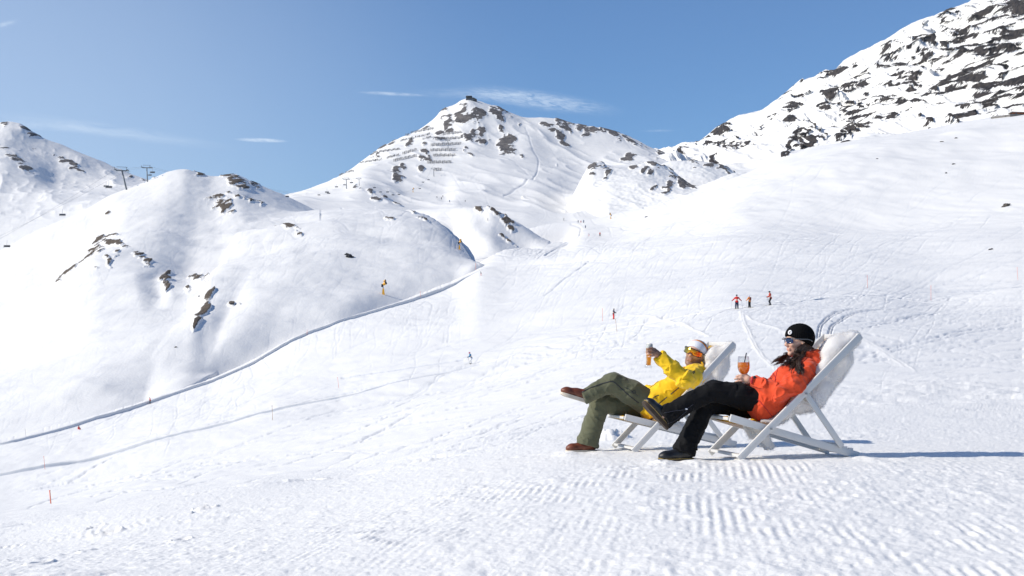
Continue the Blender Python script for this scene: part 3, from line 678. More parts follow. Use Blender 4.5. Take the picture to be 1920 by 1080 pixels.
CM_rock = [(832, 206, 9, 13, 30, .85), (842, 214, 7, 6, 0, .7), (870, 203, 8, 9, 20, .7), (862, 212, 12, 5, -20, .65), (900, 214, 16, 6, 30, .62), (885, 235, 26, 17, 48, .92), (897, 246, 20, 14, 50, .9), (878, 252, 12, 9, 40, .85), (841, 236, 9, 14, -30, .95), (846, 242, 8, 10, -30, .9), (866, 222, 10, 7, -30, .85), (822, 246, 9, 4, -50, .85), (827, 249, 8, 6, -30, .8), (820, 258, 14, 4, -10, .75), (798, 236, 8, 4, -40, .6),
           (926, 210, 9, 7, 45, .88), (937, 218, 10, 7, 45, .88), (948, 212, 26, 4, 36, .7), (962, 224, 22, 3.5, 38, .65), (950, 268, 14, 14, 45, .95), (958, 277, 16, 9, 45, .9), (940, 262, 7, 6, -45, .8), (972, 285, 14, 4, 35, .8), (940, 284, 7, 5, 0, .75), (942, 245, 6, 4, 40, .8),
           (795, 290, 10, 8, 35, .85), (802, 297, 9, 6, 35, .85), (790, 297, 5, 6, -40, .8), (768, 270, 8, 3.5, -50, .8), (742, 262, 14, 3, -38, .7), (728, 266, 8, 4, -45, .7), (795, 272, 5, 3, -30, .7), (718, 276, 12, 2.5, -40, .6), (745, 327, 11, 9, 20, .95), (757, 316, 6, 4, 30, .8), (790, 318, 4, 4, 0, .7), (698, 294, 4, 2.5, -50, .7), (708, 294, 3, 2.5, -50, .7), (875, 276, 6, 4, 30, .7), (873, 283, 7, 4, 35, .7), (882, 291, 8, 3, 40, .6),
           (672, 349, 14, 4, 15, .85), (690, 352, 10, 3, 25, .75), (706, 372, 8, 2.5, 15, .75), (700, 362, 8, 1.8, 15, .65), (680, 380, 14, 1.8, 18, .6), (690, 382, 6, 1.8, 18, .6), (745, 381, 8, 2, 20, .6), (722, 367, 4, 1.5, 0, .6),
           (1046, 225, 10, 5, 20, .8), (1055, 231, 20, 6, 40, .9), (1072, 232, 8, 4, 10, .75), (1030, 240, 9, 8, -50, .9), (1018, 232, 6, 3, 0, .7), (1052, 255, 10, 7, 55, .85), (1058, 266, 12, 6, 30, .8), (1086, 237, 8, 5, 0, .85), (1110, 243, 16, 5, 8, .85), (1100, 250, 10, 5, -40, .7), (1130, 245, 12, 4, 10, .75), (1150, 250, 14, 6, 30, .85), (1158, 258, 12, 6, 40, .8), (1146, 260, 8, 4, -30, .6), (1180, 262, 22, 4, 28, .7), (1205, 275, 18, 2.5, 30, .65), (1190, 270, 14, 2.5, 30, .65),
           (1182, 290, 16, 6, -25, .8), (1170, 295, 10, 4, -15, .75), (1212, 289, 8, 4, 0, .7), (1240, 287, 14, 5, -25, .85), (1232, 293, 8, 4, -30, .8)]
centre = loft('mountain', CM, columns(430, 1420, 1.4), 1.35, shape=shape_mtn(CM_rock, 201, 13.0, 9, 1.4, fine=.2, nr=22.0, blocky=.55), mat=M_mid)
KN = [[(985, 490, 1080), (1040, 452, 1080), (1150, 438, 1080), (1250, 424, 1080), (1380, 374, 1080), (1420, 370, 1080)],
      [(985, 452, 1150), (1010, 446, 1150), (1040, 434, 1150), (1080, 415, 1150), (1150, 372, 1150), (1250, 370, 1130), (1300, 366, 1120), (1380, 340, 1120), (1420, 338, 1120)],
      [(985, 448, 1230), (1010, 442, 1230), (1040, 428, 1230), (1075, 396, 1230), (1110, 333, 1230), (1150, 330, 1230), (1200, 328, 1230), (1250, 336, 1220), (1280, 345, 1210), (1300, 352, 1200), (1380, 327, 1190), (1420, 326, 1190)],
      [(985, 445, 1320), (1010, 436, 1320), (1040, 416, 1325), (1065, 382, 1330), (1088, 338, 1335), (1105, 310, 1340), (1122, 303, 1340), (1150, 311, 1340), (1180, 313, 1340), (1205, 305, 1340), (1225, 304, 1340), (1245, 311, 1330), (1270, 327, 1320), (1300, 351, 1310), (1340, 345, 1310), (1380, 326, 1310), (1420, 325, 1310)]]
KN_rock = [(1120, 306, 14, 5, 15, .8), (1113, 316, 9, 7, -40, .75), (1128, 315, 16, 4, 10, .72), (1111, 328, 5, 4, -40, .7), (1141, 325, 10, 3, -50, .85), (1188, 314, 6, 5, -30, .85), (1210, 317, 8, 3.5, -50, .85), (1224, 321, 12, 5, -50, .9), (1232, 309, 22, 3, 22, .75), (1258, 343, 20, 7, -52, 1), (1280, 342, 12, 9, 30, 1), (1285, 349, 14, 5, 15, .95), (1268, 331, 18, 4, 38, .85), (1226, 352, 8, 3, -40, .8), (1295, 350, 10, 3, 20, .8)]
knoll = loft('hill', KN, columns(985, 1420, 1.5), 1.35, shape=shape_mtn(KN_rock, 231, 11.0, 4, 1.2), mat=M_mid)
K2 = [[(1200, 370, 1330), (1260, 365, 1330), (1330, 365, 1330), (1400, 360, 1330), (1440, 390, 1330)],
      [(1200, 335, 1420), (1260, 318, 1420), (1310, 312, 1420), (1350, 318, 1420), (1400, 340, 1420), (1440, 370, 1420)],
      [(1200, 325, 1500), (1235, 309, 1500), (1270, 301, 1500), (1310, 302, 1500), (1345, 308, 1500), (1370, 318, 1500), (1400, 340, 1500), (1440, 375, 1500)]]
K2_rock = [(1310, 303, 26, 2.6, 6, .75), (1330, 308, 10, 5, 10, .85), (1358, 316, 14, 6, 20, .9), (1365, 322, 10, 5, 20, .85), (1300, 312, 6, 1.5, 20, .5)]
knoll2 = loft('hill', K2, columns(1200, 1440, 1.5), 1.35, shape=shape_mtn(K2_rock, 241, 11.0, 3, 1.2), mat=M_mid)
RM = [[(1180, 345, 1500), (1300, 340, 1500), (1400, 332, 1500), (1480, 312, 1500), (1600, 285, 1450), (1750, 262, 1400), (1920, 238, 1350), (2300, 170, 1350), (2700, 120, 1350)],
      [(1180, 320, 1750), (1300, 308, 1750), (1400, 300, 1750), (1480, 275, 1750), (1600, 255, 1700), (1750, 236, 1620), (1920, 205, 1550), (2300, 120, 1550), (2700, 60, 1550)],
      [(1180, 305, 2100), (1300, 282, 2100), (1360, 280, 2100), (1420, 272, 2050), (1460, 262, 2000), (1485, 249, 1980), (1510, 248, 1980), (1540, 252, 2000), (1580, 250, 2050), (1700, 200, 2000), (1800, 170, 2000), (1920, 120, 2000), (2300, -60, 2000), (2700, -150, 2000)],
      [(1180, 298, 2500), (1225, 286, 2500), (1300, 274, 2500), (1350, 262, 2500), (1430, 232, 2500), (1500, 200, 2500), (1600, 160, 2450), (1700, 110, 2450), (1800, 75, 2450), (1920, 0, 2450), (2300, -250, 2450), (2700, -380, 2450)],
      [(1180, 296, 2800), (1225, 285, 2800), (1265, 278, 2800), (1315, 268, 2800), (1328, 252, 2800), (1342, 240, 2800), (1400, 215, 2800), (1430, 203, 2800), (1462, 180, 2800), (1480, 168, 2800), (1505, 148, 2800), (1528, 140, 2800), (1545, 129, 2800), (1562, 130, 2800), (1585, 110, 2800), (1620, 96, 2800), (1650, 80, 2800), (1690, 55, 2800), (1715, 42, 2800), (1740, 35, 2800), (1780, 18, 2800), (1815, 0, 2800), (1920, -60, 2800), (2300, -420, 2800), (2700, -560, 2800)]]
RM_rock = [(1348, 250, 22, 11, -25, .85), (1335, 260, 16, 6, -10, .8), (1382, 272, 25, 9, 8, .92), (1362, 272, 8, 7, -40, .85), (1343, 297, 8, 5, -30, .8), (1310, 270, 12, 3, -8, .8), (1285, 278, 10, 3, -8, .7), (1428, 245, 10, 4, -45, .8), (1447, 222, 6, 4, 0, .75), (1440, 250, 10, 5, -40, .75),
           (1478, 180, 14, 12, -40, .85), (1490, 190, 22, 8, -45, .85), (1502, 178, 14, 7, -20, .8), (1500, 147, 8, 4, -50, .7), (1545, 137, 10, 5, -10, .75), (1570, 125, 10, 6, -30, .75), (1548, 189, 12, 8, -30, .9), (1583, 192, 16, 10, -55, .85), (1600, 160, 12, 8, -20, .75), (1613, 125, 10, 8, 20, .75), (1575, 165, 8, 4, 0, .6), (1485, 232, 12, 7, -30, .65), (1500, 225, 12, 4, 10, .6),
           (1484, 266, 18, 9, -60, .9), (1500, 250, 16, 5, 10, .85), (1520, 265, 18, 9, 8, .95), (1535, 272, 14, 9, 50, .9), (1530, 283, 14, 4, -10, .8), (1475, 285, 10, 5, -50, .85), (1550, 263, 14, 2, 3, .7), (1582, 266, 10, 4, 30, .7),
           (1595, 235, 25, 14, -42, .95), (1612, 212, 16, 8, -20, .95), (1640, 208, 16, 11, 20, .95), (1625, 195, 12, 6, -20, .9), (1590, 246, 22, 5, 0, .9), (1650, 182, 28, 8, 6, .9), (1690, 178, 14, 8, 10, .85), (1700, 192, 22, 8, -20, .9), (1680, 208, 10, 6, -30, .85), (1665, 222, 8, 4, 0, .8), (1685, 150, 24, 9, 10, .85), (1720, 155, 12, 10, 60, .9), (1715, 135, 10, 8, 10, .85),
           (1745, 193, 16, 9, -20, .95), (1765, 185, 18, 6, -10, .85), (1780, 160, 28, 12, -25, .95), (1815, 150, 16, 12, -30, .95), (1800, 140, 30, 8, -10, .8), (1735, 215, 10, 4, 0, .85), (1742, 228, 8, 4, -10, .9), (1783, 228, 12, 6, -20, .95), (1850, 165, 26, 14, 8, .95), (1862, 178, 20, 10, 10, .9), (1830, 105, 22, 16, 25, .98), (1850, 115, 18, 12, 30, .95), (1848, 150, 16, 8, 20, .9), (1905, 150, 22, 24, 0, 1), (1897, 178, 10, 8, 20, .95), (1840, 195, 30, 7, 5, .9), (1815, 205, 20, 6, -10, .9), (1800, 210, 12, 6, 0, .8), (1870, 205, 22, 5, 10, .8), (1850, 208, 8, 5, 0, .8), (1912, 200, 10, 6, 0, .8),
           (1800, 80, 20, 16, -50, .8), (1845, 65, 30, 14, 20, .9), (1880, 60, 30, 16, 40, .95), (1900, 85, 20, 12, 40, .9), (1780, 50, 18, 12, -50, .75), (1770, 35, 14, 10, -50, .75), (1905, 15, 20, 16, 0, .95), (1870, 25, 18, 8, 10, .85), (1835, 45, 12, 7, 0, .8), (1790, 100, 20, 6, -35, .8), (1760, 105, 18, 8, -45, .75), (1730, 88, 18, 10, -45, .72), (1710, 82, 12, 7, -35, .72), (1665, 95, 16, 8, -20, .7), (1655, 130, 14, 10, -40, .7), (1690, 115, 14, 8, -40, .68), (1625, 150, 14, 7, -40, .7), (1870, 90, 12, 8, 0, .8)]
def rm_base(I):
    return .09 * smooth01(1480, 1720, I['px']) * smooth01(262, 232, I['py']) * (1 - smooth01(0.93, .99, I['t'] / (I['K'] - 3))) + .10 * smooth01(1420, 1500, I['px']) * (I['t'] > 2.6) * (I['t'] < 3.96)
right = loft('mountain', RM, columns(1180, 2700, 1.4), 1.35, shape=shape_mtn(RM_rock, 261, 6.5, 22, .6, basef=rm_base, fine=.8, dk=.62, amt=1.0, nr=24.0, an=1.1, ribs=80.0, blocky=.8), mat=M_big, row_max=220)
FL = [[(-700, 560, 1300), (0, 470, 1300), (120, 440, 1300), (300, 420, 1300), (480, 410, 1300)],
      [(-700, 520, 1400), (-100, 430, 1400), (0, 418, 1400), (60, 410, 1400), (120, 402, 1400), (200, 385, 1400), (320, 380, 1400), (480, 390, 1400)],
      [(-700, 470, 1750), (-100, 372, 1750), (0, 362, 1750), (80, 360, 1750), (150, 360, 1750), (200, 362, 1750), (320, 368, 1750), (480, 385, 1750)],
      [(-700, 440, 2000), (-100, 320, 2000), (0, 300, 2000), (60, 318, 2000), (110, 345, 2000), (150, 348, 2000), (200, 345, 2000), (320, 358, 2000), (480, 380, 2000)],
      [(-700, 400, 2250), (-100, 262, 2250), (0, 262, 2250), (60, 280, 2250), (110, 298, 2250), (150, 308, 2250), (200, 325, 2250), (320, 350, 2250), (480, 380, 2250)],
      [(-700, 380, 2400), (-200, 270, 2400), (-60, 240, 2400), (0, 231, 2400), (15, 228, 2400), (35, 231, 2400), (60, 246, 2400), (80, 258, 2400), (120, 273, 2400), (160, 290, 2400), (200, 307, 2400), (240, 323, 2400), (300, 343, 2400), (380, 365, 2400), (480, 385, 2400)]]
FL_rock = [(8, 232, 8, 5, -20, .8), (50, 246, 16, 4, 38, .72), (68, 256, 14, 3, 30, .65), (35, 302, 28, 6, 38, .8), (22, 289, 10, 5, 0, .75), (45, 310, 20, 5, 38, .75), (8, 275, 14, 2.5, 15, .7), (118, 300, 20, 5, 40, .62), (135, 308, 24, 3.5, 30, .66), (68, 279, 10, 1.6, 20, .6), (232, 322, 14, 2, 12, .6), (255, 332, 24, 2, 18, .6)]
far_left = loft('mountain', FL, columns(-700, 480, 1.7), 1.5, shape=shape_mtn(FL_rock, 291, 18.0, 7, 1.5, fine=.4), mat=M_mid)
# ------------------------------------------------------------------ smooth solids: distance field -> surface net
class SDF:
    def __init__(s, lo, hi, h):
        s.lo = np.array(lo, float); s.h = h
        s.n = np.ceil((np.array(hi, float) - s.lo) / h).astype(int) + 1
        s.f = np.full(tuple(s.n), 0.5, np.float32)
        s.limbs = []
    def _sub(s, lo, hi):
        a = np.maximum(np.floor((np.array(lo) - s.lo) / s.h).astype(int), 0)
        b = np.minimum(np.ceil((np.array(hi) - s.lo) / s.h).astype(int) + 1, s.n)
        if np.any(b <= a): return None
        ax = [(s.lo[i] + s.h * np.arange(a[i], b[i])).astype(np.float32) for i in range(3)]
        return (slice(a[0], b[0]), slice(a[1], b[1]), slice(a[2], b[2])), ax[0][:, None, None], ax[1][None, :, None], ax[2][None, None, :]
    def _put(s, sl, d, k, op):
        f = s.f[sl]
        if op == 'sub':
            d = -d
            h = np.clip(.5 - .5 * (d - f) / k, 0, 1) if False else np.clip(.5 + .5 * (d - f) / k, 0, 1)
            s.f[sl] = f * (1 - h) + d * h + k * h * (1 - h)
        else:
            h = np.clip(.5 + .5 * (d - f) / k, 0, 1)
            s.f[sl] = d * (1 - h) + f * h - k * h * (1 - h)
    def cone(s, a, b, ra, rb=None, k=.02, op='add', limb=0.0, scale=None):
        """round cone between two points"""
        rb = ra if rb is None else rb
        a = np.array(a, float); b = np.array(b, float); m = max(ra, rb) + k + 3 * s.h
        r = s._sub(np.minimum(a, b) - m, np.maximum(a, b) + m)
        if r is None: return s
        sl, X, Y, Z = r
        d = b - a; L2 = float(d @ d) + 1e-12
        t = np.clip(((X - a[0]) * d[0] + (Y - a[1]) * d[1] + (Z - a[2]) * d[2]) / L2, 0, 1)
        dist = np.sqrt((X - a[0] - t * d[0]) ** 2 + (Y - a[1] - t * d[1]) ** 2 + (Z - a[2] - t * d[2]) ** 2) - (ra + (rb - ra) * t)
        s._put(sl, dist, k, op)
        if limb: s.limbs.append((a, b, max(ra, rb), limb))
        return s
    def chain(s, pts, rad, k=.02, limb=0.0, op='add'):
        for i in range(len(pts) - 1): s.cone(pts[i], pts[i + 1], rad[i], rad[i + 1], k, op, limb)
        return s
    def ellip(s, c, r, M=None, k=.02, op='add'):
        """ellipsoid; M columns are its axes"""
        c = np.array(c, float); r = np.array(r, float); m = r.max() + k + 3 * s.h
        q = s._sub(c - m, c + m)
        if q is None: return s
        sl, X, Y, Z = q
        M = np.eye(3) if M is None else np.array(M)
        P = [(X - c[0]) * M[0, i] + (Y - c[1]) * M[1, i] + (Z - c[2]) * M[2, i] for i in range(3)]
        k0 = np.sqrt(sum((P[i] / r[i]) ** 2 for i in range(3))); k1 = np.sqrt(sum((P[i] / r[i] ** 2) ** 2 for i in range(3))) + 1e-6
        s._put(sl, k0 * (k0 - 1) / k1, k, op); return s
    def plane(s, p, n, k=.01, lo=None, hi=None):
        """cut away the side the normal points to (optionally only inside a box)"""
        p = np.array(p, float); n = np.array(n, float); n /= np.linalg.norm(n)
        r = s._sub(s.lo if lo is None else lo, s.lo + s.h * s.n if hi is None else hi)
        if r is None: return s
        sl, X, Y, Z = r
        d = -((X - p[0]) * n[0] + (Y - p[1]) * n[1] + (Z - p[2]) * n[2])
        s._put(sl, d + 0 * s.f[sl], k, 'sub'); return s
    def plane_ball(s, p, n, rad, k=.008):
        """cut the side the normal points to, only within a ball round p"""
        p = np.array(p, float); n = np.array(n, float); n /= np.linalg.norm(n)
        r = s._sub(p - rad, p + rad)
        if r is None: return s
        sl, X, Y, Z = r
        X = X - p[0]; Y = Y - p[1]; Z = Z - p[2]
        half = (X * n[0] + Y * n[1] + Z * n[2]); ball = np.sqrt(X * X + Y * Y + Z * Z) - rad + 2 * s.h
        tool = np.maximum(-half, ball)
        s._put(sl, tool, k, 'sub'); return s
    def mesh(s):
        f = s.f; neg = f < 0
        c = np.zeros(tuple(np.array(f.shape) - 1), np.int8)
        for i in (0, 1):
            for j in (0, 1):
                for k in (0, 1):
                    c += neg[i:f.shape[0] - 1 + i, j:f.shape[1] - 1 + j, k:f.shape[2] - 1 + k]
        I, J, K = np.nonzero((c > 0) & (c < 8))
        vid = np.full(c.shape, -1, np.int32); vid[I, J, K] = np.arange(len(I))
        acc = np.zeros((len(I), 3)); cnt = np.zeros(len(I))
        corners = [(i, j, k) for i in (0, 1) for j in (0, 1) for k in (0, 1)]
        val = {q: f[I + q[0], J + q[1], K + q[2]] for q in corners}
        for q in corners:
            for ax in range(3):
                if q[ax]: continue
                p = list(q); p[ax] = 1; p = tuple(p)
                a, b = val[q], val[p]; m = (a < 0) != (b < 0)
                t = np.where(m, a / np.where(m, a - b, 1), 0)
                pos = np.repeat(np.array(q, float)[None], len(I), 0); pos[:, ax] = t
                acc[m] += pos[m]; cnt[m] += 1
        v = (acc / cnt[:, None] + np.stack([I, J, K], 1)) * s.h + s.lo
        faces = []
        for ax in range(3):
            o = [1, 2, 0][ax], [2, 0, 1][ax]
            sl0 = [slice(None)] * 3; sl1 = [slice(None)] * 3
            sl0[ax] = slice(0, -1); sl1[ax] = slice(1, None)
            a = neg[tuple(sl0)]; b = neg[tuple(sl1)]
            E = np.array(np.nonzero(a != b)).T
            if len(E) == 0: continue
            ok = np.all([(E[:, q] >= 1) & (E[:, q] < c.shape[q]) for q in o], axis=0) & (E[:, ax] < c.shape[ax]); E = E[ok]
            flip = b[tuple(E.T)]
            def g(d1, d2):
                e = E.copy(); e[:, o[0]] -= d1; e[:, o[1]] -= d2; return vid[tuple(e.T)]
            q = np.stack([g(0, 0), g(1, 0), g(1, 1), g(0, 1)], 1)
            q[flip] = q[flip][:, ::-1]
            faces.append(q)
        fa = np.concatenate(faces); fa = fa[(fa >= 0).all(1)]
        return v, fa
def vnormals(v, f):
    n = np.zeros_like(v)
    a, b, c, d = (v[f[:, i]] for i in range(4))
    fn = np.cross(c - a, d - b)
    for i in range(4): np.add.at(n, f[:, i], fn)
    return n / (np.linalg.norm(n, axis=1, keepdims=True) + 1e-12)
def relax(v, f, it=1, w=.5):
    e = np.concatenate([f[:, [0, 1]], f[:, [1, 2]], f[:, [2, 3]], f[:, [3, 0]]]); e = np.concatenate([e, e[:, ::-1]])
    cnt = np.bincount(e[:, 0], minlength=len(v))[:, None]
    for _ in range(it):
        s = np.zeros_like(v); np.add.at(s, e[:, 0], v[e[:, 1]])
        v = v * (1 - w) + w * s / np.maximum(cnt, 1)
    return v
def vn3(p, seed=0):
    i = np.floor(p).astype(np.int64); t = (p - i); t = t * t * (3 - 2 * t); r = 0
    for a in (0, 1):
        for b in (0, 1):
            for c in (0, 1):
                w = (t[:, 0] if a else 1 - t[:, 0]) * (t[:, 1] if b else 1 - t[:, 1]) * (t[:, 2] if c else 1 - t[:, 2])
                r = r + w * _h(i[:, 0] + a, i[:, 1] + b, i[:, 2] + c, seed)
    return r * 2 - 1
def wrinkle(v, f, limbs, amp, freq=1.0, seed=0, fine=0.3):
    """cloth folds: soft creases that run round and slantwise across each limb, strongest near its ends"""
    n = vnormals(v, f); best = np.full(len(v), 1e9); u = np.zeros(len(v)); ph = np.zeros(len(v)); am = np.zeros(len(v)); tt = np.zeros(len(v))
    for a, b, r, w in limbs:
        d = b - a; L = np.linalg.norm(d); d = d / max(L, 1e-6)
        q = v - a; t = q @ d; tc = np.clip(t, 0, L); rad = q - tc[:, None] * d; dist = np.linalg.norm(rad, axis=1) / r
        e1 = np.cross(d, [0.3, 0.2, 0.93]); e1 /= np.linalg.norm(e1); e2 = np.cross(d, e1)
        m = dist < best
        best[m] = dist[m]; u[m] = t[m]; ph[m] = np.arctan2((rad @ e2)[m], (rad @ e1)[m]); am[m] = w; tt[m] = tc[m] / max(L, 1e-6)
    P = np.stack([u * 13 * freq + 1.1 * np.sin(ph + seed), np.cos(ph) * 1.1, np.sin(ph) * 1.1 + seed * 3.1], 1)
    w1 = (1 - np.abs(vn3(P, seed))) ** 3 * 2.2 - .9
    w2 = (1 - np.abs(vn3(v * np.array([15, 15, 21]) * freq + vn3(v * 9, seed + 3)[:, None] * .5, seed + 5))) ** 3 * 2.2 - .9
    w3 = vn3(v * 42, seed + 8)
    ends = .45 + .55 * np.abs(tt * 2 - 1)
    d = amp * am * (ends * w1 * .8 + .55 * w2 + fine * w3 * .6)
    return v + n * d[:, None]
def sdf_obj(name, v, f, mat, parent=None, attr=None):
    me = np_mesh(name, v, f, True)
    if attr:
        for k, a in attr.items(): add_attr(me, k, a)
    return link(name, me, mat, parent)
from mathutils.bvhtree import BVHTree
def bvh_of(v, f): return BVHTree.FromPolygons([tuple(map(float, p)) for p in v], [tuple(map(int, q)) for q in f])
def cast(bvh, px, py):
    """point of a surface seen at a place of the photograph, and its normal"""
    d = Vector([float(c) for c in dirn(px, py)]).normalized()
    h = bvh.ray_cast(Vector((0, 0, 0)), d)
    return (h[0], h[1]) if h[0] is not None else (None, None)
def seam(name, bvh, pts, rad, mat, parent, n=14, lift=0.35):
    """a thin cord (zip, piping) lying along a surface"""
    p = np.array(pts, float); s = np.r_[0, np.cumsum(np.hypot(*np.diff(p, axis=0).T))]
    t = np.linspace(0, s[-1], n); xs = np.interp(t, s, p[:, 0]); ys = np.interp(t, s, p[:, 1]); out = []
    for a, b in zip(xs, ys):
        q, nn = cast(bvh, a, b)
        if q is not None: out.append(q + nn * rad * lift)
    if len(out) < 2: return None
    return MB().tube(out, rad, 6).build(name, mat, parent, smooth=True)
# ------------------------------------------------------------------ materials for the two sunbathers and their chairs
M_white = pmat('white_lacquer', (0.63, 0.62, 0.60), rough=0.38, var=0.04, vscale=6, spec=0.5)
M_steel = pmat('bolt_steel', (0.35, 0.35, 0.36), rough=0.35, metal=1.0, var=0.05)
M_canvas = pmat('yellow_canvas', (0.86, 0.53, 0.02), rough=0.85, var=0.06, vscale=40, bump=0.3, bscale=400)
M_fur = pmat('sheepskin_wool', (0.97, 0.945, 0.92), rough=0.95, var=0.03, vscale=9, spec=0.05, sheen=0.3)
def _translucent(m, w):
    nt = m.node_tree; b = next(n for n in nt.nodes if n.type == 'BSDF_PRINCIPLED'); out = next(n for n in nt.nodes if n.type == 'OUTPUT_MATERIAL')
    t = nd(nt, 'ShaderNodeBsdfTranslucent'); mx = nd(nt, 'ShaderNodeMixShader'); mx.inputs[0].default_value = w
    nt.links.new(b.inputs['Base Color'].links[0].from_socket, t.inputs['Color'])
    nt.links.new(b.outputs[0], mx.inputs[1]); nt.links.new(t.outputs[0], mx.inputs[2]); nt.links.new(mx.outputs[0], out.inputs[0])
_translucent(M_fur, .35)
_b = next(n for n in M_fur.node_tree.nodes if n.type == 'BSDF_PRINCIPLED'); _b.inputs['Subsurface Weight'].default_value = .7; _b.inputs['Subsurface Radius'].default_value = (1, 1, 1); _b.inputs['Subsurface Scale'].default_value = .05
# ------------------------------------------------------------------ chair frames of reference
CA = R(13.0)
XL = Vector((math.cos(CA), math.sin(CA), 0)); YL = Vector((-math.sin(CA), math.cos(CA), 0))
def foot_pt(px, py, Y): return at(px, py, Y)
C1 = at(1385, 865, 10.0) + YL * 0.29
C2 = at(1187, 850, 11.9) + YL * 0.29
def S(C, px, py, b):
    """point on the upright plane b metres beyond a chair's middle, seen at a place of the photograph"""
    d = Vector([float(c) for c in dirn(px, py)])
    return d * ((C.dot(YL) + b) / d.dot(YL))
S1 = lambda px, py, b=0.0: S(C1, px, py, b)
S2 = lambda px, py, b=0.0: S(C2, px, py, b)
RZ = Matrix.Rotation(-CA, 3, 'Z')
def L1(px, py, b): return RZ @ (S1(px, py, b) - C1)

def deck_chair():
    root = empty('deck_chair', C1, (0, 0, CA))
    def bolt(p, side): return MB().cyl(p + Vector((0, 0.004 * side, 0)), p + Vector((0, 0.016 * side, 0)), .007, n=12)
    NB = -0.29                                     # pixel measurements are of the near frame
    def Q(px, py, y): p = L1(px, py, NB); return Vector((p.x, y, p.z))
    for sd in (-1, 1):
        ya, yc, yb = .285 * sd, .262 * sd, .238 * sd
        A0, A1 = Q(1386, 861.5, ya), Q(1614, 629, ya)
        B0, B1 = Q(1374, 784, yb), Q(1616, 855.5, yb)
        Cc0, Cc1 = Q(1513, 737, yc), Q(1582, 838, yc)
        MB().bar(A0, A1, .022, .050, bev=.004).build('back_rail', M_white, root, angle=40)
        MB().bar(B0, B1, .022, .052, bev=.004).build('seat_rail', M_white, root, angle=40)
        MB().bar(Cc0, Cc1, .021, .042, bev=.004).build('strut', M_white, root, angle=40)
        for p in (Q(1445, 804, ya), Q(1511, 738, ya)): bolt(p + Vector((0, .010 * sd, 0)), sd).build('bolt', M_steel, root, angle=40)
        # notched block on the seat rail that catches the strut bar
        nb = MB()
        for px_, py_ in ((1590, 838), (1601, 841)):
            nb.bar(Q(px_ - 5, py_ + 3, yb), Q(px_ + 4, py_ + 4, yb), .02, .03, bev=.003)
        nb.build('notch_block', M_white, root, angle=40)
    def cross(name, px, py, w, h, y=.26, tilt=Vector((0, 0, 1))):
        a, b = Q(px, py, -y), Q(px, py, y)
        MB().bar(a, b, w, h, bev=.004, up=tilt).build(name, M_white, root, angle=40)
    cross('crossbar', 1392, 855, .045, .020, .272)
    cross('crossbar', 1612, 631, .020, .045, .272)
    cross('crossbar', 1376, 786, .042, .022, .226)
    cross('crossbar', 1600, 851, .050, .018, .226)
    cross('crossbar', 1580, 835, .034, .020, .25)
    # canvas sling
    path = [(1371, 784), (1378, 791), (1400, 797), (1428, 801), (1452, 799), (1474, 786), (1500, 763), (1530, 732), (1562, 695), (1590, 658), (1602, 643), (1608, 636)]
    bm = bmesh.new(); pp = [Q(a, b, 0) for a, b in path]
    P = np.array([[p.x, p.z] for p in pp]); s = np.r_[0, np.cumsum(np.hypot(*np.diff(P, axis=0).T))]
    t = np.linspace(0, s[-1], 48); xs = pchip(s, P[:, 0], t); zs = pchip(s, P[:, 1], t); rows = []
    for x, z in zip(xs, zs):
        rows.append([bm.verts.new((x, y, z + .012 * (abs(y) / .225) ** 2)) for y in np.linspace(-.225, .225, 13)])
    for a, b in zip(rows, rows[1:]):
        for k in range(12): bm.faces.new((a[k], a[k + 1], b[k + 1], b[k]))
    bmesh.ops.solidify(bm, geom=bm.faces[:], thickness=.004)
    m = MB(); m.bm.free(); m.bm = bm
    m.build('sling_seat', M_canvas, root, smooth=True)
    return root
chair1 = deck_chair()
tag(chair1, 'white framed deck chair with yellow canvas, under the woman in orange', 'deck chair', 'deck chairs on the snow')
chair2 = copy_tree(chair1)
chair2.location = C2; chair2.rotation_euler = (0, R(-2.2), CA)
tag(chair2, 'white framed deck chair with yellow canvas, under the man in yellow', 'deck chair', 'deck chairs on the snow')

# ------------------------------------------------------------------ sheepskins: woolly hides thrown over the slings
def fur_locks(v, f, count, L, seed, droop=.5, mask=None):
    """many tapering locks of wool rooted on a hide"""
    rg = np.random.default_rng(seed)
    a, b, c, d = (v[f[:, i]] for i in range(4)); ar = np.linalg.norm(np.cross(c - a, d - b), axis=1)
    if mask is not None: ar = ar * mask(v[f].mean(1))
    fi = rg.choice(len(f), count, p=ar / ar.sum()); u, w = rg.random((2, count, 1))
    p = a[fi] * (1 - u) * (1 - w) + b[fi] * u * (1 - w) + c[fi] * u * w + d[fi] * (1 - u) * w
    n = vnormals(v, f)[f[fi, 0]]
    cl = np.stack([vn3(p * 22, seed + i) for i in range(3)], 1) * .9
    dr = n + cl + rg.normal(0, .45, (count, 3)); dr[:, 2] -= droop * .5; dr /= np.linalg.norm(dr, axis=1, keepdims=True)
    l = L * rg.uniform(.5, 1.2, (count, 1))
    side = np.cross(dr, rg.normal(0, 1, (count, 3))); side /= np.linalg.norm(side, axis=1, keepdims=True)
    wd = .0013
    p0 = p - n * .004; mid = p0 + dr * l * .55 + cl * l * .15; tip = p0 + dr * l + np.array([0, 0, -1.0]) * l * droop * .45 + cl * l * .35
    V = np.concatenate([p0 - side * wd, p0 + side * wd, mid + side * wd * .75, mid - side * wd * .75, tip + side * wd * .1, tip - side * wd * .1])
    i = np.arange(count); k = count
    F4 = np.concatenate([np.stack([i, i + k, i + 2 * k, i + 3 * k], 1), np.stack([i + 3 * k, i + 2 * k, i + 4 * k, i + 5 * k], 1)])
    return V, F4
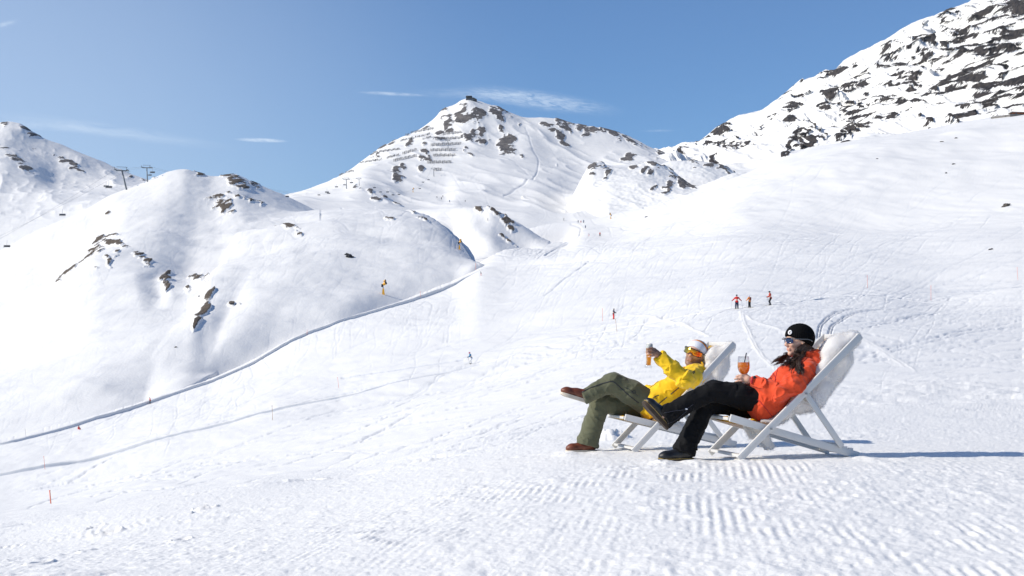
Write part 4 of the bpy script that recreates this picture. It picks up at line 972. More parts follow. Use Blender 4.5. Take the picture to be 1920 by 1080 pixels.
def sheepskin(Sf, stations, flap, seed, label, C):
    pts = [np.array(Sf(st[0], st[1], 0)) for run in stations for st in run]
    lo = np.min(pts, 0) - .45; hi = np.max(pts, 0) + .45
    fl = [np.array(Sf(*q)) for q in flap]
    lo = np.minimum(lo, np.min(fl, 0) - .12); hi = np.maximum(hi, np.max(fl, 0) + .12)
    g = SDF(lo, hi, .009)
    for run in stations:
        run = np.array(run, float); q = np.r_[0, np.cumsum(np.hypot(*np.diff(run[:, :2], axis=0).T))]
        for t in np.arange(0, q[-1] + .1, 9.0):
            px, py, r, w = (float(np.interp(t, q, run[:, i])) for i in range(4))
            g.cone(Sf(px, py, -w), Sf(px, py, w), r, r, k=.04)
    for p, q in zip(fl, fl[1:]):
        for o in (-.11, -.02, .07): g.cone(p + np.array(YL) * o, q + np.array(YL) * o, .030, .024, k=.05)
    v, f = g.mesh()
    n = vnormals(v, f)
    v = v + n * (.018 * vn3(v * 9, seed) + .008 * vn3(v * 24, seed + 1))[:, None]
    o = sdf_obj('sheepskin', v - np.array(C), f, M_fur); o.location = C
    V, F4 = fur_locks(v, f, 15000, .020, seed)
    link('wool', np_mesh('wool', V - np.array(C), F4, True), M_fur, o)
    tag(o, label, 'sheepskin', 'sheepskins on the deck chairs')
    return o
skin1 = sheepskin(S1, [[(1428, 790, .014, .16), (1450, 791, .018, .19), (1478, 772, .03, .2), (1512, 732, .035, .2), (1550, 684, .04, .2), (1572, 652, .055, .19), (1592, 640, .045, .205), (1606, 628, .035, .215)],
                       [(1500, 770, .02, .19), (1528, 748, .055, .2), (1552, 715, .05, .2), (1572, 690, .05, .2), (1586, 664, .045, .19)], [(1548, 662, .04, .17), (1566, 645, .055, .17), (1590, 640, .04, .16)]],
                  [(1408, 800, .04), (1420, 818, .04), (1434, 836, .04)], 501, 'fluffy white sheepskin over the deck chair behind the woman in orange', C1)
skin2 = sheepskin(S2, [[(1226, 786, .012, .16), (1242, 788, .016, .19), (1268, 770, .03, .2), (1296, 738, .035, .2), (1328, 696, .04, .2), (1346, 670, .05, .19), (1362, 655, .045, .205), (1370, 648, .026, .215)],
                       [(1285, 768, .02, .19), (1310, 748, .05, .2), (1332, 718, .05, .2), (1346, 698, .05, .2), (1360, 672, .045, .19)], [(1330, 672, .045, .17), (1350, 656, .05, .17)]],
                  [(1245, 795, .0), (1268, 802, .0), (1280, 806, .0)], 541, 'fluffy white sheepskin over the deck chair behind the man in yellow', C2)
# ------------------------------------------------------------------ materials
def cloth(name, col, rough=.75, var=.06, bump=.25, sheen=.15, spec=.3):
    return pmat(name, col, rough=rough, var=var, vscale=14, bump=bump, bscale=420, sheen=sheen, spec=spec)
M_orange = cloth('orange_shell', (0.74, 0.070, 0.016)); M_yellow = cloth('yellow_shell', (0.92, 0.57, 0.010))
M_black = cloth('black_softshell', (0.007, 0.007, 0.008), rough=.85, sheen=.02, spec=.15); M_olive = cloth('olive_twill', (0.112, 0.116, 0.068), rough=.85)
M_dark = pmat('dark_trim', (0.018, 0.018, 0.028), rough=.5); M_red = pmat('red_tab', (0.42, 0.012, 0.02), rough=.6)
M_leather_b = pmat('black_leather', (0.012, 0.012, 0.013), rough=.38, var=.15, vscale=50, bump=.2, bscale=300)
M_leather_r = pmat('brown_leather', (0.16, 0.042, 0.018), rough=.45, var=.22, vscale=40, bump=.2, bscale=300)
M_sole_w = pmat('cream_sole', (0.62, 0.55, 0.45), rough=.8, var=.1); M_sole_d = pmat('dark_sole', (0.05, 0.032, 0.02), rough=.8, var=.2)
M_welt = pmat('welt_stitch', (0.35, 0.24, 0.07), rough=.7)
M_lace = pmat('boot_lace', (0.05, 0.03, 0.02), rough=.8); M_lace_y = pmat('tan_lace', (0.45, 0.28, 0.10), rough=.8)
M_hair = pmat('brown_hair', (0.045, 0.022, 0.013), rough=.38, var=.4, vscale=60, spec=.5)
M_wool_w = pmat('white_knit', (0.80, 0.80, 0.82), rough=.9, var=.05, bump=.4, bscale=500)
def knit_mat(name, col):
    m = pmat(name, col, rough=.95, var=.1, vscale=60, bump=.3, bscale=700, spec=.12); return m
M_bknit = knit_mat('black_rib_knit', (0.005, 0.005, 0.0055))
def skin_mat(name, base, lip, stub):
    m, nt, out = new_mat(name)
    b = nd(nt, 'ShaderNodeBsdfPrincipled'); nt.links.new(b.outputs[0], out.inputs[0])
    b.inputs['Roughness'].default_value = .5; b.inputs['Subsurface Weight'].default_value = .12; b.inputs['Subsurface Scale'].default_value = .01
    b.inputs['Subsurface Radius'].default_value = (1, .35, .2)
    tc = nd(nt, 'ShaderNodeTexCoord'); n = nd(nt, 'ShaderNodeTexNoise'); n.inputs['Scale'].default_value = 45; n.inputs['Detail'].default_value = 4
    nt.links.new(tc.outputs['Object'], n.inputs['Vector'])
    mx = nd(nt, 'ShaderNodeMix', data_type='RGBA'); mx.inputs[6].default_value = (*[c * .86 for c in base], 1); mx.inputs[7].default_value = (*[min(1, c * 1.1) for c in base], 1)
    nt.links.new(n.outputs['Fac'], mx.inputs['Factor']); cur = mx.outputs[2]
    for at_, col in (('lips', lip), ('stubble', stub)):
        a = nd(nt, 'ShaderNodeAttribute', attribute_name=at_); m2 = nd(nt, 'ShaderNodeMix', data_type='RGBA')
        m2.inputs[7].default_value = (*col, 1); nt.links.new(a.outputs['Fac'], m2.inputs['Factor']); nt.links.new(cur, m2.inputs[6]); cur = m2.outputs[2]
    nt.links.new(cur, b.inputs['Base Color'])
    return m
M_skin_f = skin_mat('skin_fair', (0.66, 0.39, 0.28), (0.48, 0.17, 0.13), (0.3, 0.17, 0.12))
M_skin_m = skin_mat('skin_tanned', (0.66, 0.385, 0.27), (0.46, 0.15, 0.11), (0.12, 0.06, 0.04))

def frame(fw, up):
    fw = Vector(fw).normalized(); up = Vector(up); up = (up - fw * up.dot(fw)).normalized(); left = up.cross(fw)
    return fw, left, up
class Head:
    """local directions of a head: forward (nose), left, up, in metres from the ear line"""
    def __init__(s, c, fw, up, k=1.0):
        s.c = Vector(c); s.f, s.l, s.u = frame(fw, up); s.k = k
        s.M = np.array([[*s.f], [*s.l], [*s.u]]).T
    def p(s, a, b, c): return s.c + (s.f * a + s.l * b + s.u * c) * s.k
    def loc(s, v): return ((np.asarray(v) - np.array(s.c)) @ s.M) / s.k
def add_head(g, H, male=False):
    k = H.k; lw = .011 if male else 0.0            # a longer jaw
    P = lambda a, b, c: H.p(a, b, c - lw * float(smooth01(-.03, -.09, c)))
    e = lambda c, r, kk: g.ellip(P(*c), np.array(r) * k, H.M, kk * k)
    e((-.010, 0, .024), (.093, .073, .084), .02)
    e((.030, 0, -.030), (.060, .060, .072), .03)
    g.cone(P(.015, 0, -.078), P(.062, 0, -.094), .044 * k, .022 * k, .025 * k)
    if male:
        for sd in (-1, 1): g.cone(P(.0, .048 * sd, -.06), P(.055, .022 * sd, -.094), .020 * k, .018 * k, .02 * k)
    e((.074, 0, -.100), (.014, .020, .014), .014)
    g.cone(P(.080, -.026, .010), P(.080, .026, .010), .012 * k, .012 * k, .014 * k)
    for sd in (-1, 1):
        e((.070, .036 * sd, -.030), (.020, .020, .018), .016)
        g.ellip(P(.088, .031 * sd, -.006), np.array((.010, .013, .009)) * k, H.M, .008 * k, 'sub')
        e((.077, .031 * sd, -.006), (.012, .013, .010), .003)
        e((-.002, .073 * sd, -.016), (.017, .008, .030), .006)
        e((.096, .010 * sd, -.040), (.011, .008, .008), .006)
    g.cone(P(.086, 0, .002), P(.106, 0, -.032), .009 * k, .0115 * k, .010 * k)
    g.cone(P(.085, -.014, -.060), P(.085, .014, -.060), .0085 * k, .0085 * k, .006 * k)
    g.cone(P(.083, -.013, -.071), P(.083, .013, -.071), .0095 * k, .0095 * k, .006 * k)
    g.cone(P(.0985, -.020, -.0655), P(.0985, .020, -.0655), .0030 * k, .0030 * k, .004 * k, 'sub')
def skin_attr(H, v, beard):
    q = H.loc(v).copy()
    if beard: q[:, 2] += .011 * smooth01(-.03, -.10, q[:, 2])
    lip = np.exp(-((q[:, 2] + .0655) / .0095) ** 2) * (np.abs(q[:, 1]) < .024) * (q[:, 0] > .07) * .5
    st = np.zeros(len(v))
    if beard:
        st = smooth01(-.030, -.060, q[:, 2]) * smooth01(-.02, .01, q[:, 0]) * smooth01(-.14, -.11, q[:, 2]) * .75
        st = np.maximum(st, np.exp(-((q[:, 2] + .050) / .007) ** 2) * (np.abs(q[:, 1]) < .03) * (q[:, 0] > .07) * .6) * (1 - lip)
    return dict(lips=lip, stubble=st)
def finger(g, pts, r=.0085, k=.004):
    g.chain(pts, [r * 1.08, r, r * .86][:len(pts)] if len(pts) == 3 else [r * 1.1, r * 1.02, r * .95, r * .82], k)
def shoe(heel, toe, up, L, mat, sole_mat, parent, org, lace_mat, wedge=False, welt=None, shaft=.075):
    """a laced boot: leather upper, sole, laces"""
    heel = Vector(heel); toe = Vector(toe); f, l, u = frame(toe - heel, up)
    M = np.array([[*f], [*l], [*u]]).T
    P = lambda a, b, c: heel + f * (a * L) + l * b + u * c
    lo = np.minimum(np.array(P(0, 0, 0)), np.array(P(1, 0, 0))) - .16; hi = np.maximum(np.array(P(0, 0, 0)), np.array(P(1, 0, 0))) + .16
    g = SDF(lo, hi, .004)
    g.cone(P(.14, 0, .058), P(.45, 0, .058), .034, .037, .02); g.cone(P(.45, 0, .052), P(.80, 0, .046), .037, .040, .02)
    g.ellip(P(.80, 0, .046), (.058, .046, .034), M, .015)
    g.cone(P(.18, 0, .06), P(.16, 0, .06 + shaft), .036, .040, .02)
    g.cone(P(.30, 0, .07), P(.56, 0, .060), .030, .026, .03)
    g.plane(P(0, 0, .026), -u, .003); g.plane(P(0, 0, .06 + shaft), u, .004)
    v, f4 = g.mesh(); v = relax(v, f4, 1)
    o = sdf_obj('shoe', v - org, f4, mat, parent)
    def outline(grow, n=40):
        pts = []
        for t in np.linspace(0, 2 * np.pi, n, endpoint=False):
            c, s = math.cos(t), math.sin(t); a = .5 - .5 * c * 1.03
            w = (.034 + .016 * smooth01(.35, .78, a)) * (abs(s) ** .62) * (1 if s > 0 else -1)
            pts.append((a, w * (1 + grow)))
        return pts
    def slab(name, z0, z1, grow, m, par, rise=0.0):
        b = MB(); pts = outline(grow); rows = []
        for z in (z0, z1): rows.append([b.bm.verts.new(P(a, w, z + (rise * (1 - smooth01(.2, .55, a)) if z == z0 and False else 0) + (.010 * smooth01(.8, 1.03, a) if z == z0 else 0)) - Vector(org)) for a, w in pts])
        n = len(pts)
        for i in range(n): b.bm.faces.new((rows[0][i], rows[0][(i + 1) % n], rows[1][(i + 1) % n], rows[1][i]))
        b.bm.faces.new(rows[0][::-1]); b.bm.faces.new(rows[1])
        return b.build(name, m, par, angle=50)
    slab('sole', 0, .029, .10, sole_mat, o)
    if welt: slab('welt', .0265, .031, .15, welt, o)
    b = MB()
    for i in range(4):
        a = .40 + .07 * i; z = .098 - .0085 * i
        b.tube([P(a, -.024, z - .012) - Vector(org), P(a + .012, 0, z + .001) - Vector(org), P(a, .024, z - .012) - Vector(org)], .0024, 6)
    b.build('lace', lace_mat, o, smooth=True)
    return o
# ------------------------------------------------------------------ the woman in the orange jacket
WO = np.array(S1(1440, 868, 0))
WH = Head(S1(1497, 637.5, -.01), -XL + Vector((0, -.10, -.02)), (0, 0, 1), 0.98)
w_hip, w_neck = S1(1443, 758, 0), S1(1508, 676, 0)
def build_woman():
    org = WO; V = lambda *a: np.array(S1(*a))
    # body: one skin surface, head to hands
    g = SDF(np.minimum(V(1225, 868, .3), V(1225, 868, -.35)) - .08, np.maximum(V(1545, 600, .3), V(1545, 600, -.3)) + .06, .0045)
    add_head(g, WH)
    g.cone(WH.p(-.018, 0, -.05), V(1507, 680, 0), .047, .054, .03)
    g.cone(V(1508, 688, -.13), V(1508, 688, .13), .05, .05, .05); g.cone(V(1490, 712, -.06), V(1490, 712, .06), .085, .085, .05)
    g.cone(V(1465, 738, -.06), V(1465, 738, .06), .08, .08, .05); g.cone(V(1442, 760, -.08), V(1442, 760, .08), .085, .085, .05)
    g.chain([V(1512, 694, -.18), V(1463, 736, -.25), V(1410, 714, -.105)], [.045, .036, .024], .02)
    g.chain([V(1512, 694, .18), V(1466, 738, .23), V(1412, 721, .02)], [.045, .036, .024], .02)
    g.chain([V(1434, 756, -.09), V(1340, 733, -.06), V(1243, 778, -.05)], [.07, .05, .035], .02)
    g.chain([V(1436, 765, .09), V(1322, 754, .06), V(1283, 846, .05)], [.07, .05, .035], .02)
    # near hand round the stem, back of the hand to the viewer
    g.chain([V(1410, 714, -.105), V(1402, 711.5, -.100), V(1397.5, 711, -.094)], [.022, .025, .021], .012)
    g.cone(V(1399, 705.5, -.095), V(1400, 717, -.097), .0115, .0115, .01)
    for pts, r in ([[(1398, 704.8, -.097), (1390.5, 703.6, -.094), (1384.5, 704.4, -.082), (1380.5, 706, -.070)], .0082], [[(1397, 708.8, -.100), (1388.5, 708.6, -.098), (1382, 709.3, -.086), (1377.8, 710.6, -.074)], .0086],
                   [[(1397.5, 713.2, -.100), (1389.5, 713.8, -.097), (1383.3, 714.6, -.086), (1379.3, 715.6, -.075)], .0082], [[(1399, 717.4, -.098), (1392, 718.8, -.095), (1387, 719.8, -.086), (1384, 720.5, -.078)], .0072]):
        finger(g, [V(*q) for q in pts], r)
    finger(g, [V(1406, 708, -.085), V(1399, 703, -.066), V(1391, 701.4, -.052)], .0098)
    # far hand
    g.chain([V(1412, 721, .02), V(1404, 718, .005), V(1398, 716, -.004)], [.022, .025, .021], .012)
    for i, (dy, r) in enumerate(((706, .0082), (710.5, .0086), (715, .0082), (719, .0072))):
        finger(g, [V(1399, dy + 2, -.004), V(1392, dy + 1, -.004), V(1386 + i * .6, dy + 1.6, -.018), V(1384 + i, dy + 3, -.030)], r)
    finger(g, [V(1406, 714, -.01), V(1400, 709, -.03), V(1395, 706, -.036)], .0098)
    v, f = g.mesh(); v = relax(v, f, 1, .4)
    body = sdf_obj('person', v - org, f, M_skin_f, None, skin_attr(WH, v, False)); body.location = org
    tag(body, 'woman in orange-red jacket, black trousers and black hat reclining in profile, holding a wine glass', 'person', 'sunbathers')
    # trousers
    t = SDF(np.minimum(V(1225, 868, .35), V(1225, 868, -.3)) - .05, np.maximum(V(1480, 690, .35), V(1480, 690, -.3)) + .05, .006)
    t.cone(V(1446, 758, -.07), V(1446, 758, .07), .105, .105, .05)
    t.chain([V(1434, 755, -.09), V(1385, 742, -.08), V(1340, 732.5, -.06)], [.098, .088, .076], .03, 1.0)
    t.chain([V(1340, 732.5, -.06), V(1296, 752, -.05), V(1252, 778, -.045), V(1238, 788, -.043)], [.074, .066, .074, .086], .02, 1.0)
    t.chain([V(1436, 764, .09), V(1380, 758, .08), V(1324, 755, .065)], [.098, .088, .076], .03, .8)
    t.chain([V(1324, 755, .065), V(1302, 803, .06), V(1284, 842, .055), V(1278, 858, .055)], [.076, .072, .078, .082], .02, 1.0)
    a = V(1243, 783, -.045); t.plane_ball(a, V(1236, 786.5, -.043) - V(1275, 765, -.048), .2)
    a = V(1282, 849, .055); t.plane_ball(a, V(1279, 857, .055) - V(1300, 805, .06), .2)
    v, f = t.mesh(); v = wrinkle(v, f, t.limbs, .0055, 1.0, 3); tb = bvh_of(v, f)
    tro = sdf_obj('trousers', v - org, f, M_black, body)
    for pts in ([(1243, 775), (1262, 771), (1285, 768), (1300, 758)], [(1250, 796), (1270, 786), (1290, 768)]):
        o = seam('vent_zip', tb, pts, .0028, M_dark, None)
        if o is not None:
            o.data.transform(Matrix.Translation(-Vector(org))); o.parent = tro
    q, n = cast(tb, 1286, 767)
    if q is not None: MB().ball(Vector(q) - Vector(org), .010, 8, (1.4, .5, .6)).build('snap', M_wool_w, tro, smooth=True)
    # boots
    shoe(V(1300, 866.5, .055), V(1237, 868, .045), (0.0, 0, 1), .262, M_leather_b, M_sole_d, body, org, M_lace, welt=M_welt)
    shoe(V(1250, 806, -.045), V(1203, 757, -.04), V(1250, 770, -.04) - V(1225, 793, -.04), .262, M_leather_b, M_sole_d, body, org, M_lace, welt=M_welt, shaft=.06)
    # jacket
    j = SDF(np.minimum(V(1395, 800, .4), V(1395, 800, -.4)) - .05, np.maximum(V(1555, 640, .4), V(1555, 640, -.4)) + .05, .0055)
    j.cone(V(1432, 757, -.09), V(1432, 757, .09), .128, .128, .05, limb=.6)
    j.cone(V(1452, 742, -.085), V(1452, 742, .085), .120, .120, .06); j.cone(V(1478, 716, -.085), V(1478, 716, .085), .120, .120, .06)
    j.limbs.append((V(1440, 757, 0), V(1500, 690, 0), .2, .9))
    j.cone(V(1507, 692, -.13), V(1507, 692, .13), .078, .078, .06)
    j.cone(V(1506, 684, 0), V(1500, 668, -.005), .075, .062, .03)
    j.chain([V(1513, 694, -.175), V(1488, 722, -.245), V(1463, 737, -.245)], [.078, .070, .062], .04, 1.3)
    j.chain([V(1463, 737, -.245), V(1438, 726, -.18), V(1411, 713.5, -.105)], [.062, .055, .044], .025, 1.3)
    j.chain([V(1513, 694, .175), V(1468, 738, .22), V(1412, 721, .03)], [.076, .062, .045], .03, 1.2)
    j.chain([V(1513, 664, -.085), V(1530, 664, -.07), V(1536, 668, 0), V(1530, 664, .07), V(1513, 664, .085)], [.024, .032, .036, .032, .024], .03, .5)
    j.chain([V(1528, 680, -.11), V(1534, 688, 0), V(1528, 680, .11)], [.035, .045, .035], .04, .5)
    j.cone(V(1500, 664, -.005), V(1503, 656, -.005), .050, .054, .005, 'sub')
    a = V(1411.5, 713.6, -.105); j.plane_ball(a, V(1411, 713.5, -.105) - V(1438, 726, -.18), .07)
    a = V(1413, 721, .03); j.plane_ball(a, V(1412, 721, .03) - V(1468, 738, .22), .07)
    hn = V(1395, 790, 0) - V(1430, 755, 0); j.plane(V(1424, 758, 0), V(1398, 772, 0) - V(1432, 752, 0), .01, V(1380, 830, .5) - .3, V(1460, 700, -.5) + .25)
    v, f = j.mesh(); v = wrinkle(v, f, j.limbs, .0068, 1.05, 11); jb = bvh_of(v, f)
    jak = sdf_obj('jacket', v - org, f, M_orange, body)
    def onj(name, pts, r, m, n=14):
        o = seam(name, jb, pts, r, m, None, n)
        if o is not None: o.data.transform(Matrix.Translation(-Vector(org))); o.parent = jak
    onj('zip', [(1446, 695), (1452, 704), (1455, 712)], .0028, M_red); onj('zip', [(1460, 688), (1456, 700), (1453, 715)], .0028, M_red)
    onj('cuff_tab', [(1412, 708), (1409.5, 714), (1410.5, 719)], .0085, M_red, 6)
    onj('hem_cord', [(1412, 742), (1424, 752), (1438, 768), (1448, 781)], .003, M_red)
    q, n = cast(jb, 1414.5, 708)
    if q is not None: MB().ball(Vector(q) - Vector(org), .013, 8, (1, .5, 1)).build('wristwatch', M_dark, body, smooth=True)
    # hat: ribbed black beanie
    H = WH
    h = SDF(np.array(H.c) - .18, np.array(H.c) + .2, .0042)
    h.ellip(H.p(-.012, 0, .030), np.array((.112, .094, .094)) * H.k, H.M, .01); h.ellip(H.p(-.030, 0, .0), np.array((.088, .090, .085)) * H.k, H.M, .03)
    pl = H.p(0, 0, -.014); h.plane(pl, np.array(H.f) * .50 - np.array(H.u), .006)
    v, f = h.mesh(); n = vnormals(v, f); q = H.loc(v)
    rib = np.sin(np.arctan2(q[:, 1], q[:, 0] + .012) * 46); v = v + n * (rib * .0016)[:, None]; hb = bvh_of(v, f)
    hat = sdf_obj('hat', v - org, f, M_bknit, body)
    # round white badge with a dark curl
    q, n = cast(hb, 1482, 623.5)
    q = Vector(q); n = (q - Vector(H.p(-.012, 0, .030))).normalized(); q = q + n * .004; e1 = Vector((0, 0, 1)).cross(n).normalized(); e2 = n.cross(e1)
    D = lambda a, b, c=0: q + e1 * a + e2 * b + n * c - Vector(org)
    MB().cyl(D(0, 0, -.003), D(0, 0, .0035), .0165, n=24).build('badge', M_wool_w, hat, angle=40)
    b = MB(); b.tube([D(-.003, -.011, .0042), D(-.002, .004, .0042), D(.003, .0085, .0042), D(.008, .004, .0042), D(.004, -.001, .0042), D(-.001, -.001, .0042)], .0017, 6); b.tube([D(.002, -.001, .0042), D(.007, -.0105, .0042)], .0017, 6)
    b.build('emblem', M_dark, hat, smooth=True)
    # sunglasses
    M_lens = pmat('blue_lens', (0.02, 0.05, 0.16), rough=.08, var=.02, spec=.8, coat=.6); M_fr = pmat('grey_frame', (0.11, 0.12, 0.13), rough=.4)
    sg = empty('sunglasses', (0, 0, 0)); sg.parent = body
    P = lambda a, b_, c: H.p(a, b_, c) - Vector(org)
    for sd in (-1, 1):
        m = MB(); rows = []
        for i in range(9):
            t = (i / 8 - .5) * 2; lat = (.034 + .030 * t) * sd; dep = .108 - .026 * ((abs(lat) / .064) ** 2)
            hgt = .021 * (1 - .25 * abs(t) ** 3)
            rows.append([m.bm.verts.new(P(dep - .004 * abs(zz), lat, -.002 + hgt * zz)) for zz in (-1, -.5, 0, .5, 1)])
        for a_, b_ in zip(rows, rows[1:]):
            for k in range(4): m.bm.faces.new((a_[k], a_[k + 1], b_[k + 1], b_[k]))
        bmesh.ops.solidify(m.bm, geom=m.bm.faces[:], thickness=.002)
        m.build('lens', M_lens, sg, smooth=True)
        MB().tube([P(.100, .066 * sd, .010), P(.08, .080 * sd, .008), P(.03, .090 * sd, .006), P(-.02, .101 * sd, .004), P(-.045, .103 * sd, -.003), P(-.060, .100 * sd, -.014)], [.004, .0042, .0036, .0034, .0036, .0046], 8).build('temple', M_fr, sg, smooth=True)
    MB().tube([P(.084, -.067, .016), P(.102, -.04, .019), P(.110, 0, .017), P(.102, .04, .019), P(.084, .067, .016)], .0028, 6).build('brow_bar', M_fr, sg, smooth=True)
    # long brown hair
    rg = np.random.default_rng(5); hair = MB(); Vv = lambda *a: Vector(S1(*a)) - Vector(org)
    clump = [0, 0.0, 0.0, np.zeros(3)]
    def lock(pts, r):
        P_ = np.array([[*p] for p in pts])
        if clump[0] == 0:                              # a fresh wavy tress every few strands: they share ends and waves
            clump[0] = rg.integers(9, 16); clump[1] = rg.uniform(0, 6); clump[2] = rg.uniform(.004, .013); clump[3] = P_[-2:].copy()
        clump[0] -= 1
        P_[-2:] = clump[3] * .82 + P_[-2:] * .18
        s = np.linspace(0, 1, len(pts)); t = np.linspace(0, 1, 14)
        C_ = np.stack([pchip(s, P_[:, i], t) for i in range(3)], 1)
        am = clump[2] * t; ph = clump[1] + rg.normal(0, .25)
        C_ += np.stack([np.sin(t * 11 + ph) * am, np.cos(t * 10 + ph) * am, np.sin(t * 8 + ph * 2) * am * .5], 1)
        hair.tube(C_, [r * (1 - .75 * tt ** 2.5) for tt in t], 5)
    def surf(px, py, lift):
        q_, n_ = cast(jb, px, py)
        return Vector(q_) + Vector(n_) * lift - Vector(org) if q_ is not None else Vv(px, py, -.15)
    for i in range(330):                              # near side, over the shoulder
        a = rg.random(); x0, y0 = 1494 + 20 * a + rg.normal(0, 1), 643 + 12 * a + rg.normal(0, 1.5)
        ex, ey = 1500 + rg.normal(0, 8), 694 + rg.normal(0, 7); mx_, my = 1500 + 10 * (a - .5) + rg.normal(0, 3), 668 + rg.normal(0, 2)
        lf = rg.uniform(.004, .026)
        lock([WH.p(-.012 - .08 * a, .080 - .012 * a, -.020 - .045 * a) - Vector(org), Vv(mx_ + 1, 656 + 3 * a, -.092 - .01 * rg.random()), surf(mx_, my, lf + .006), surf((mx_ + ex) / 2 - 3, (my + ey) / 2, lf), surf(ex - 6 * rg.random(), ey, lf * .8)], rg.uniform(.0016, .0034))
    for i in range(150):                               # sweeping forward across the chest
        a = rg.random(); ex, ey = 1476 + rg.normal(0, 9), 683 + rg.normal(0, 6); lf = rg.uniform(.004, .02)
        lock([WH.p(-.015 - .04 * a, .078, -.03 - .03 * a) - Vector(org), Vv(1496 + rg.normal(0, 3), 661, -.09), surf(1491 + rg.normal(0, 3), 673 + rg.normal(0, 2), lf + .01), surf((1488 + ex) / 2, (675 + ey) / 2, lf), surf(ex, ey, lf)], rg.uniform(.0016, .0032))
    for i in range(170):                               # far side, swept over the other shoulder
        a = rg.random(); ex, ey = 1460 + rg.normal(0, 6), 676 + rg.normal(0, 4)
        lock([WH.p(-.02 - .05 * a, -.076, -.04 - .02 * a) - Vector(org), Vv(1494 + rg.normal(0, 3), 662 + rg.normal(0, 2), .09), Vv(1480 + rg.normal(0, 3), 666 + rg.normal(0, 2), .11 + .02 * a), Vv(ex + 10, ey - 4, .10), Vv(ex - 4, ey + 3, .08)], rg.uniform(.0016, .0034))
    hair.build('hair', M_hair, body, smooth=True)
    return body
woman = build_woman()
# ------------------------------------------------------------------ the man in the yellow jacket
MO = np.array(S2(1090, 851, 0))
_mf = Vector((-0.42, -0.88, 0.10)); _mu = Vector((0.38, 0.0, 0.90))
MH = Head(S2(1304.5, 661, -.07), _mf, _mu, 1.0)
M_band = None
def band_mat():
    """knitted hat: white band, orange stripe, dark and white pattern on the crown, along the mesh attribute 'rise'"""
    m, nt, out = new_mat('striped_knit')
    b = nd(nt, 'ShaderNodeBsdfPrincipled'); b.inputs['Roughness'].default_value = .9; nt.links.new(b.outputs[0], out.inputs[0])
    a = nd(nt, 'ShaderNodeAttribute', attribute_name='rise'); cr = nd(nt, 'ShaderNodeValToRGB'); cr.color_ramp.interpolation = 'CONSTANT'
    el = cr.color_ramp.elements; el[0].position = 0; el[0].color = (.80, .80, .83, 1); el[1].position = .40; el[1].color = (.85, .30, .02, 1)
    e = el.new(.50); e.color = (.78, .12, .03, 1); e = el.new(.53); e.color = (.02, .02, .035, 1)
    nt.links.new(a.outputs['Fac'], cr.inputs['Fac'])
    tc = nd(nt, 'ShaderNodeTexCoord'); ch = nd(nt, 'ShaderNodeTexChecker'); ch.inputs['Scale'].default_value = 70
    ch.inputs['Color1'].default_value = (.02, .02, .04, 1); ch.inputs['Color2'].default_value = (.75, .75, .78, 1)
    nt.links.new(tc.outputs['Object'], ch.inputs['Vector'])
    gt = nd(nt, 'ShaderNodeMath', operation='GREATER_THAN'); gt.inputs[1].default_value = .56; nt.links.new(a.outputs['Fac'], gt.inputs[0])
    mx = nd(nt, 'ShaderNodeMix', data_type='RGBA'); nt.links.new(gt.outputs[0], mx.inputs['Factor']); nt.links.new(cr.outputs[0], mx.inputs[6]); nt.links.new(ch.outputs[0], mx.inputs[7])
    nt.links.new(mx.outputs[2], b.inputs['Base Color'])
    n = nd(nt, 'ShaderNodeTexNoise'); n.inputs['Scale'].default_value = 400; nt.links.new(tc.outputs['Object'], n.inputs['Vector'])
    bp = nd(nt, 'ShaderNodeBump'); bp.inputs['Strength'].default_value = .4; bp.inputs['Distance'].default_value = .004; nt.links.new(n.outputs['Fac'], bp.inputs['Height']); nt.links.new(bp.outputs[0], b.inputs['Normal'])
    return m
def shield_mat():
    m, nt, out = new_mat('mirror_shield')
    b = nd(nt, 'ShaderNodeBsdfPrincipled'); b.inputs['Roughness'].default_value = .12; b.inputs['Metallic'].default_value = .75; nt.links.new(b.outputs[0], out.inputs[0])
    a = nd(nt, 'ShaderNodeAttribute', attribute_name='side'); cr = nd(nt, 'ShaderNodeValToRGB'); el = cr.color_ramp.elements
    el[0].position = 0; el[0].color = (.30, .27, .06, 1); el[1].position = 1; el[1].color = (.95, .30, .03, 1)
    e = el.new(.30); e.color = (.55, .36, .05, 1); e = el.new(.48); e.color = (1.0, .42, .03, 1); e = el.new(.72); e.color = (.95, .30, .02, 1); e = el.new(.84); e.color = (.90, .07, .01, 1)
    nt.links.new(a.outputs['Fac'], cr.inputs['Fac']); nt.links.new(cr.outputs[0], b.inputs['Base Color'])
    return m
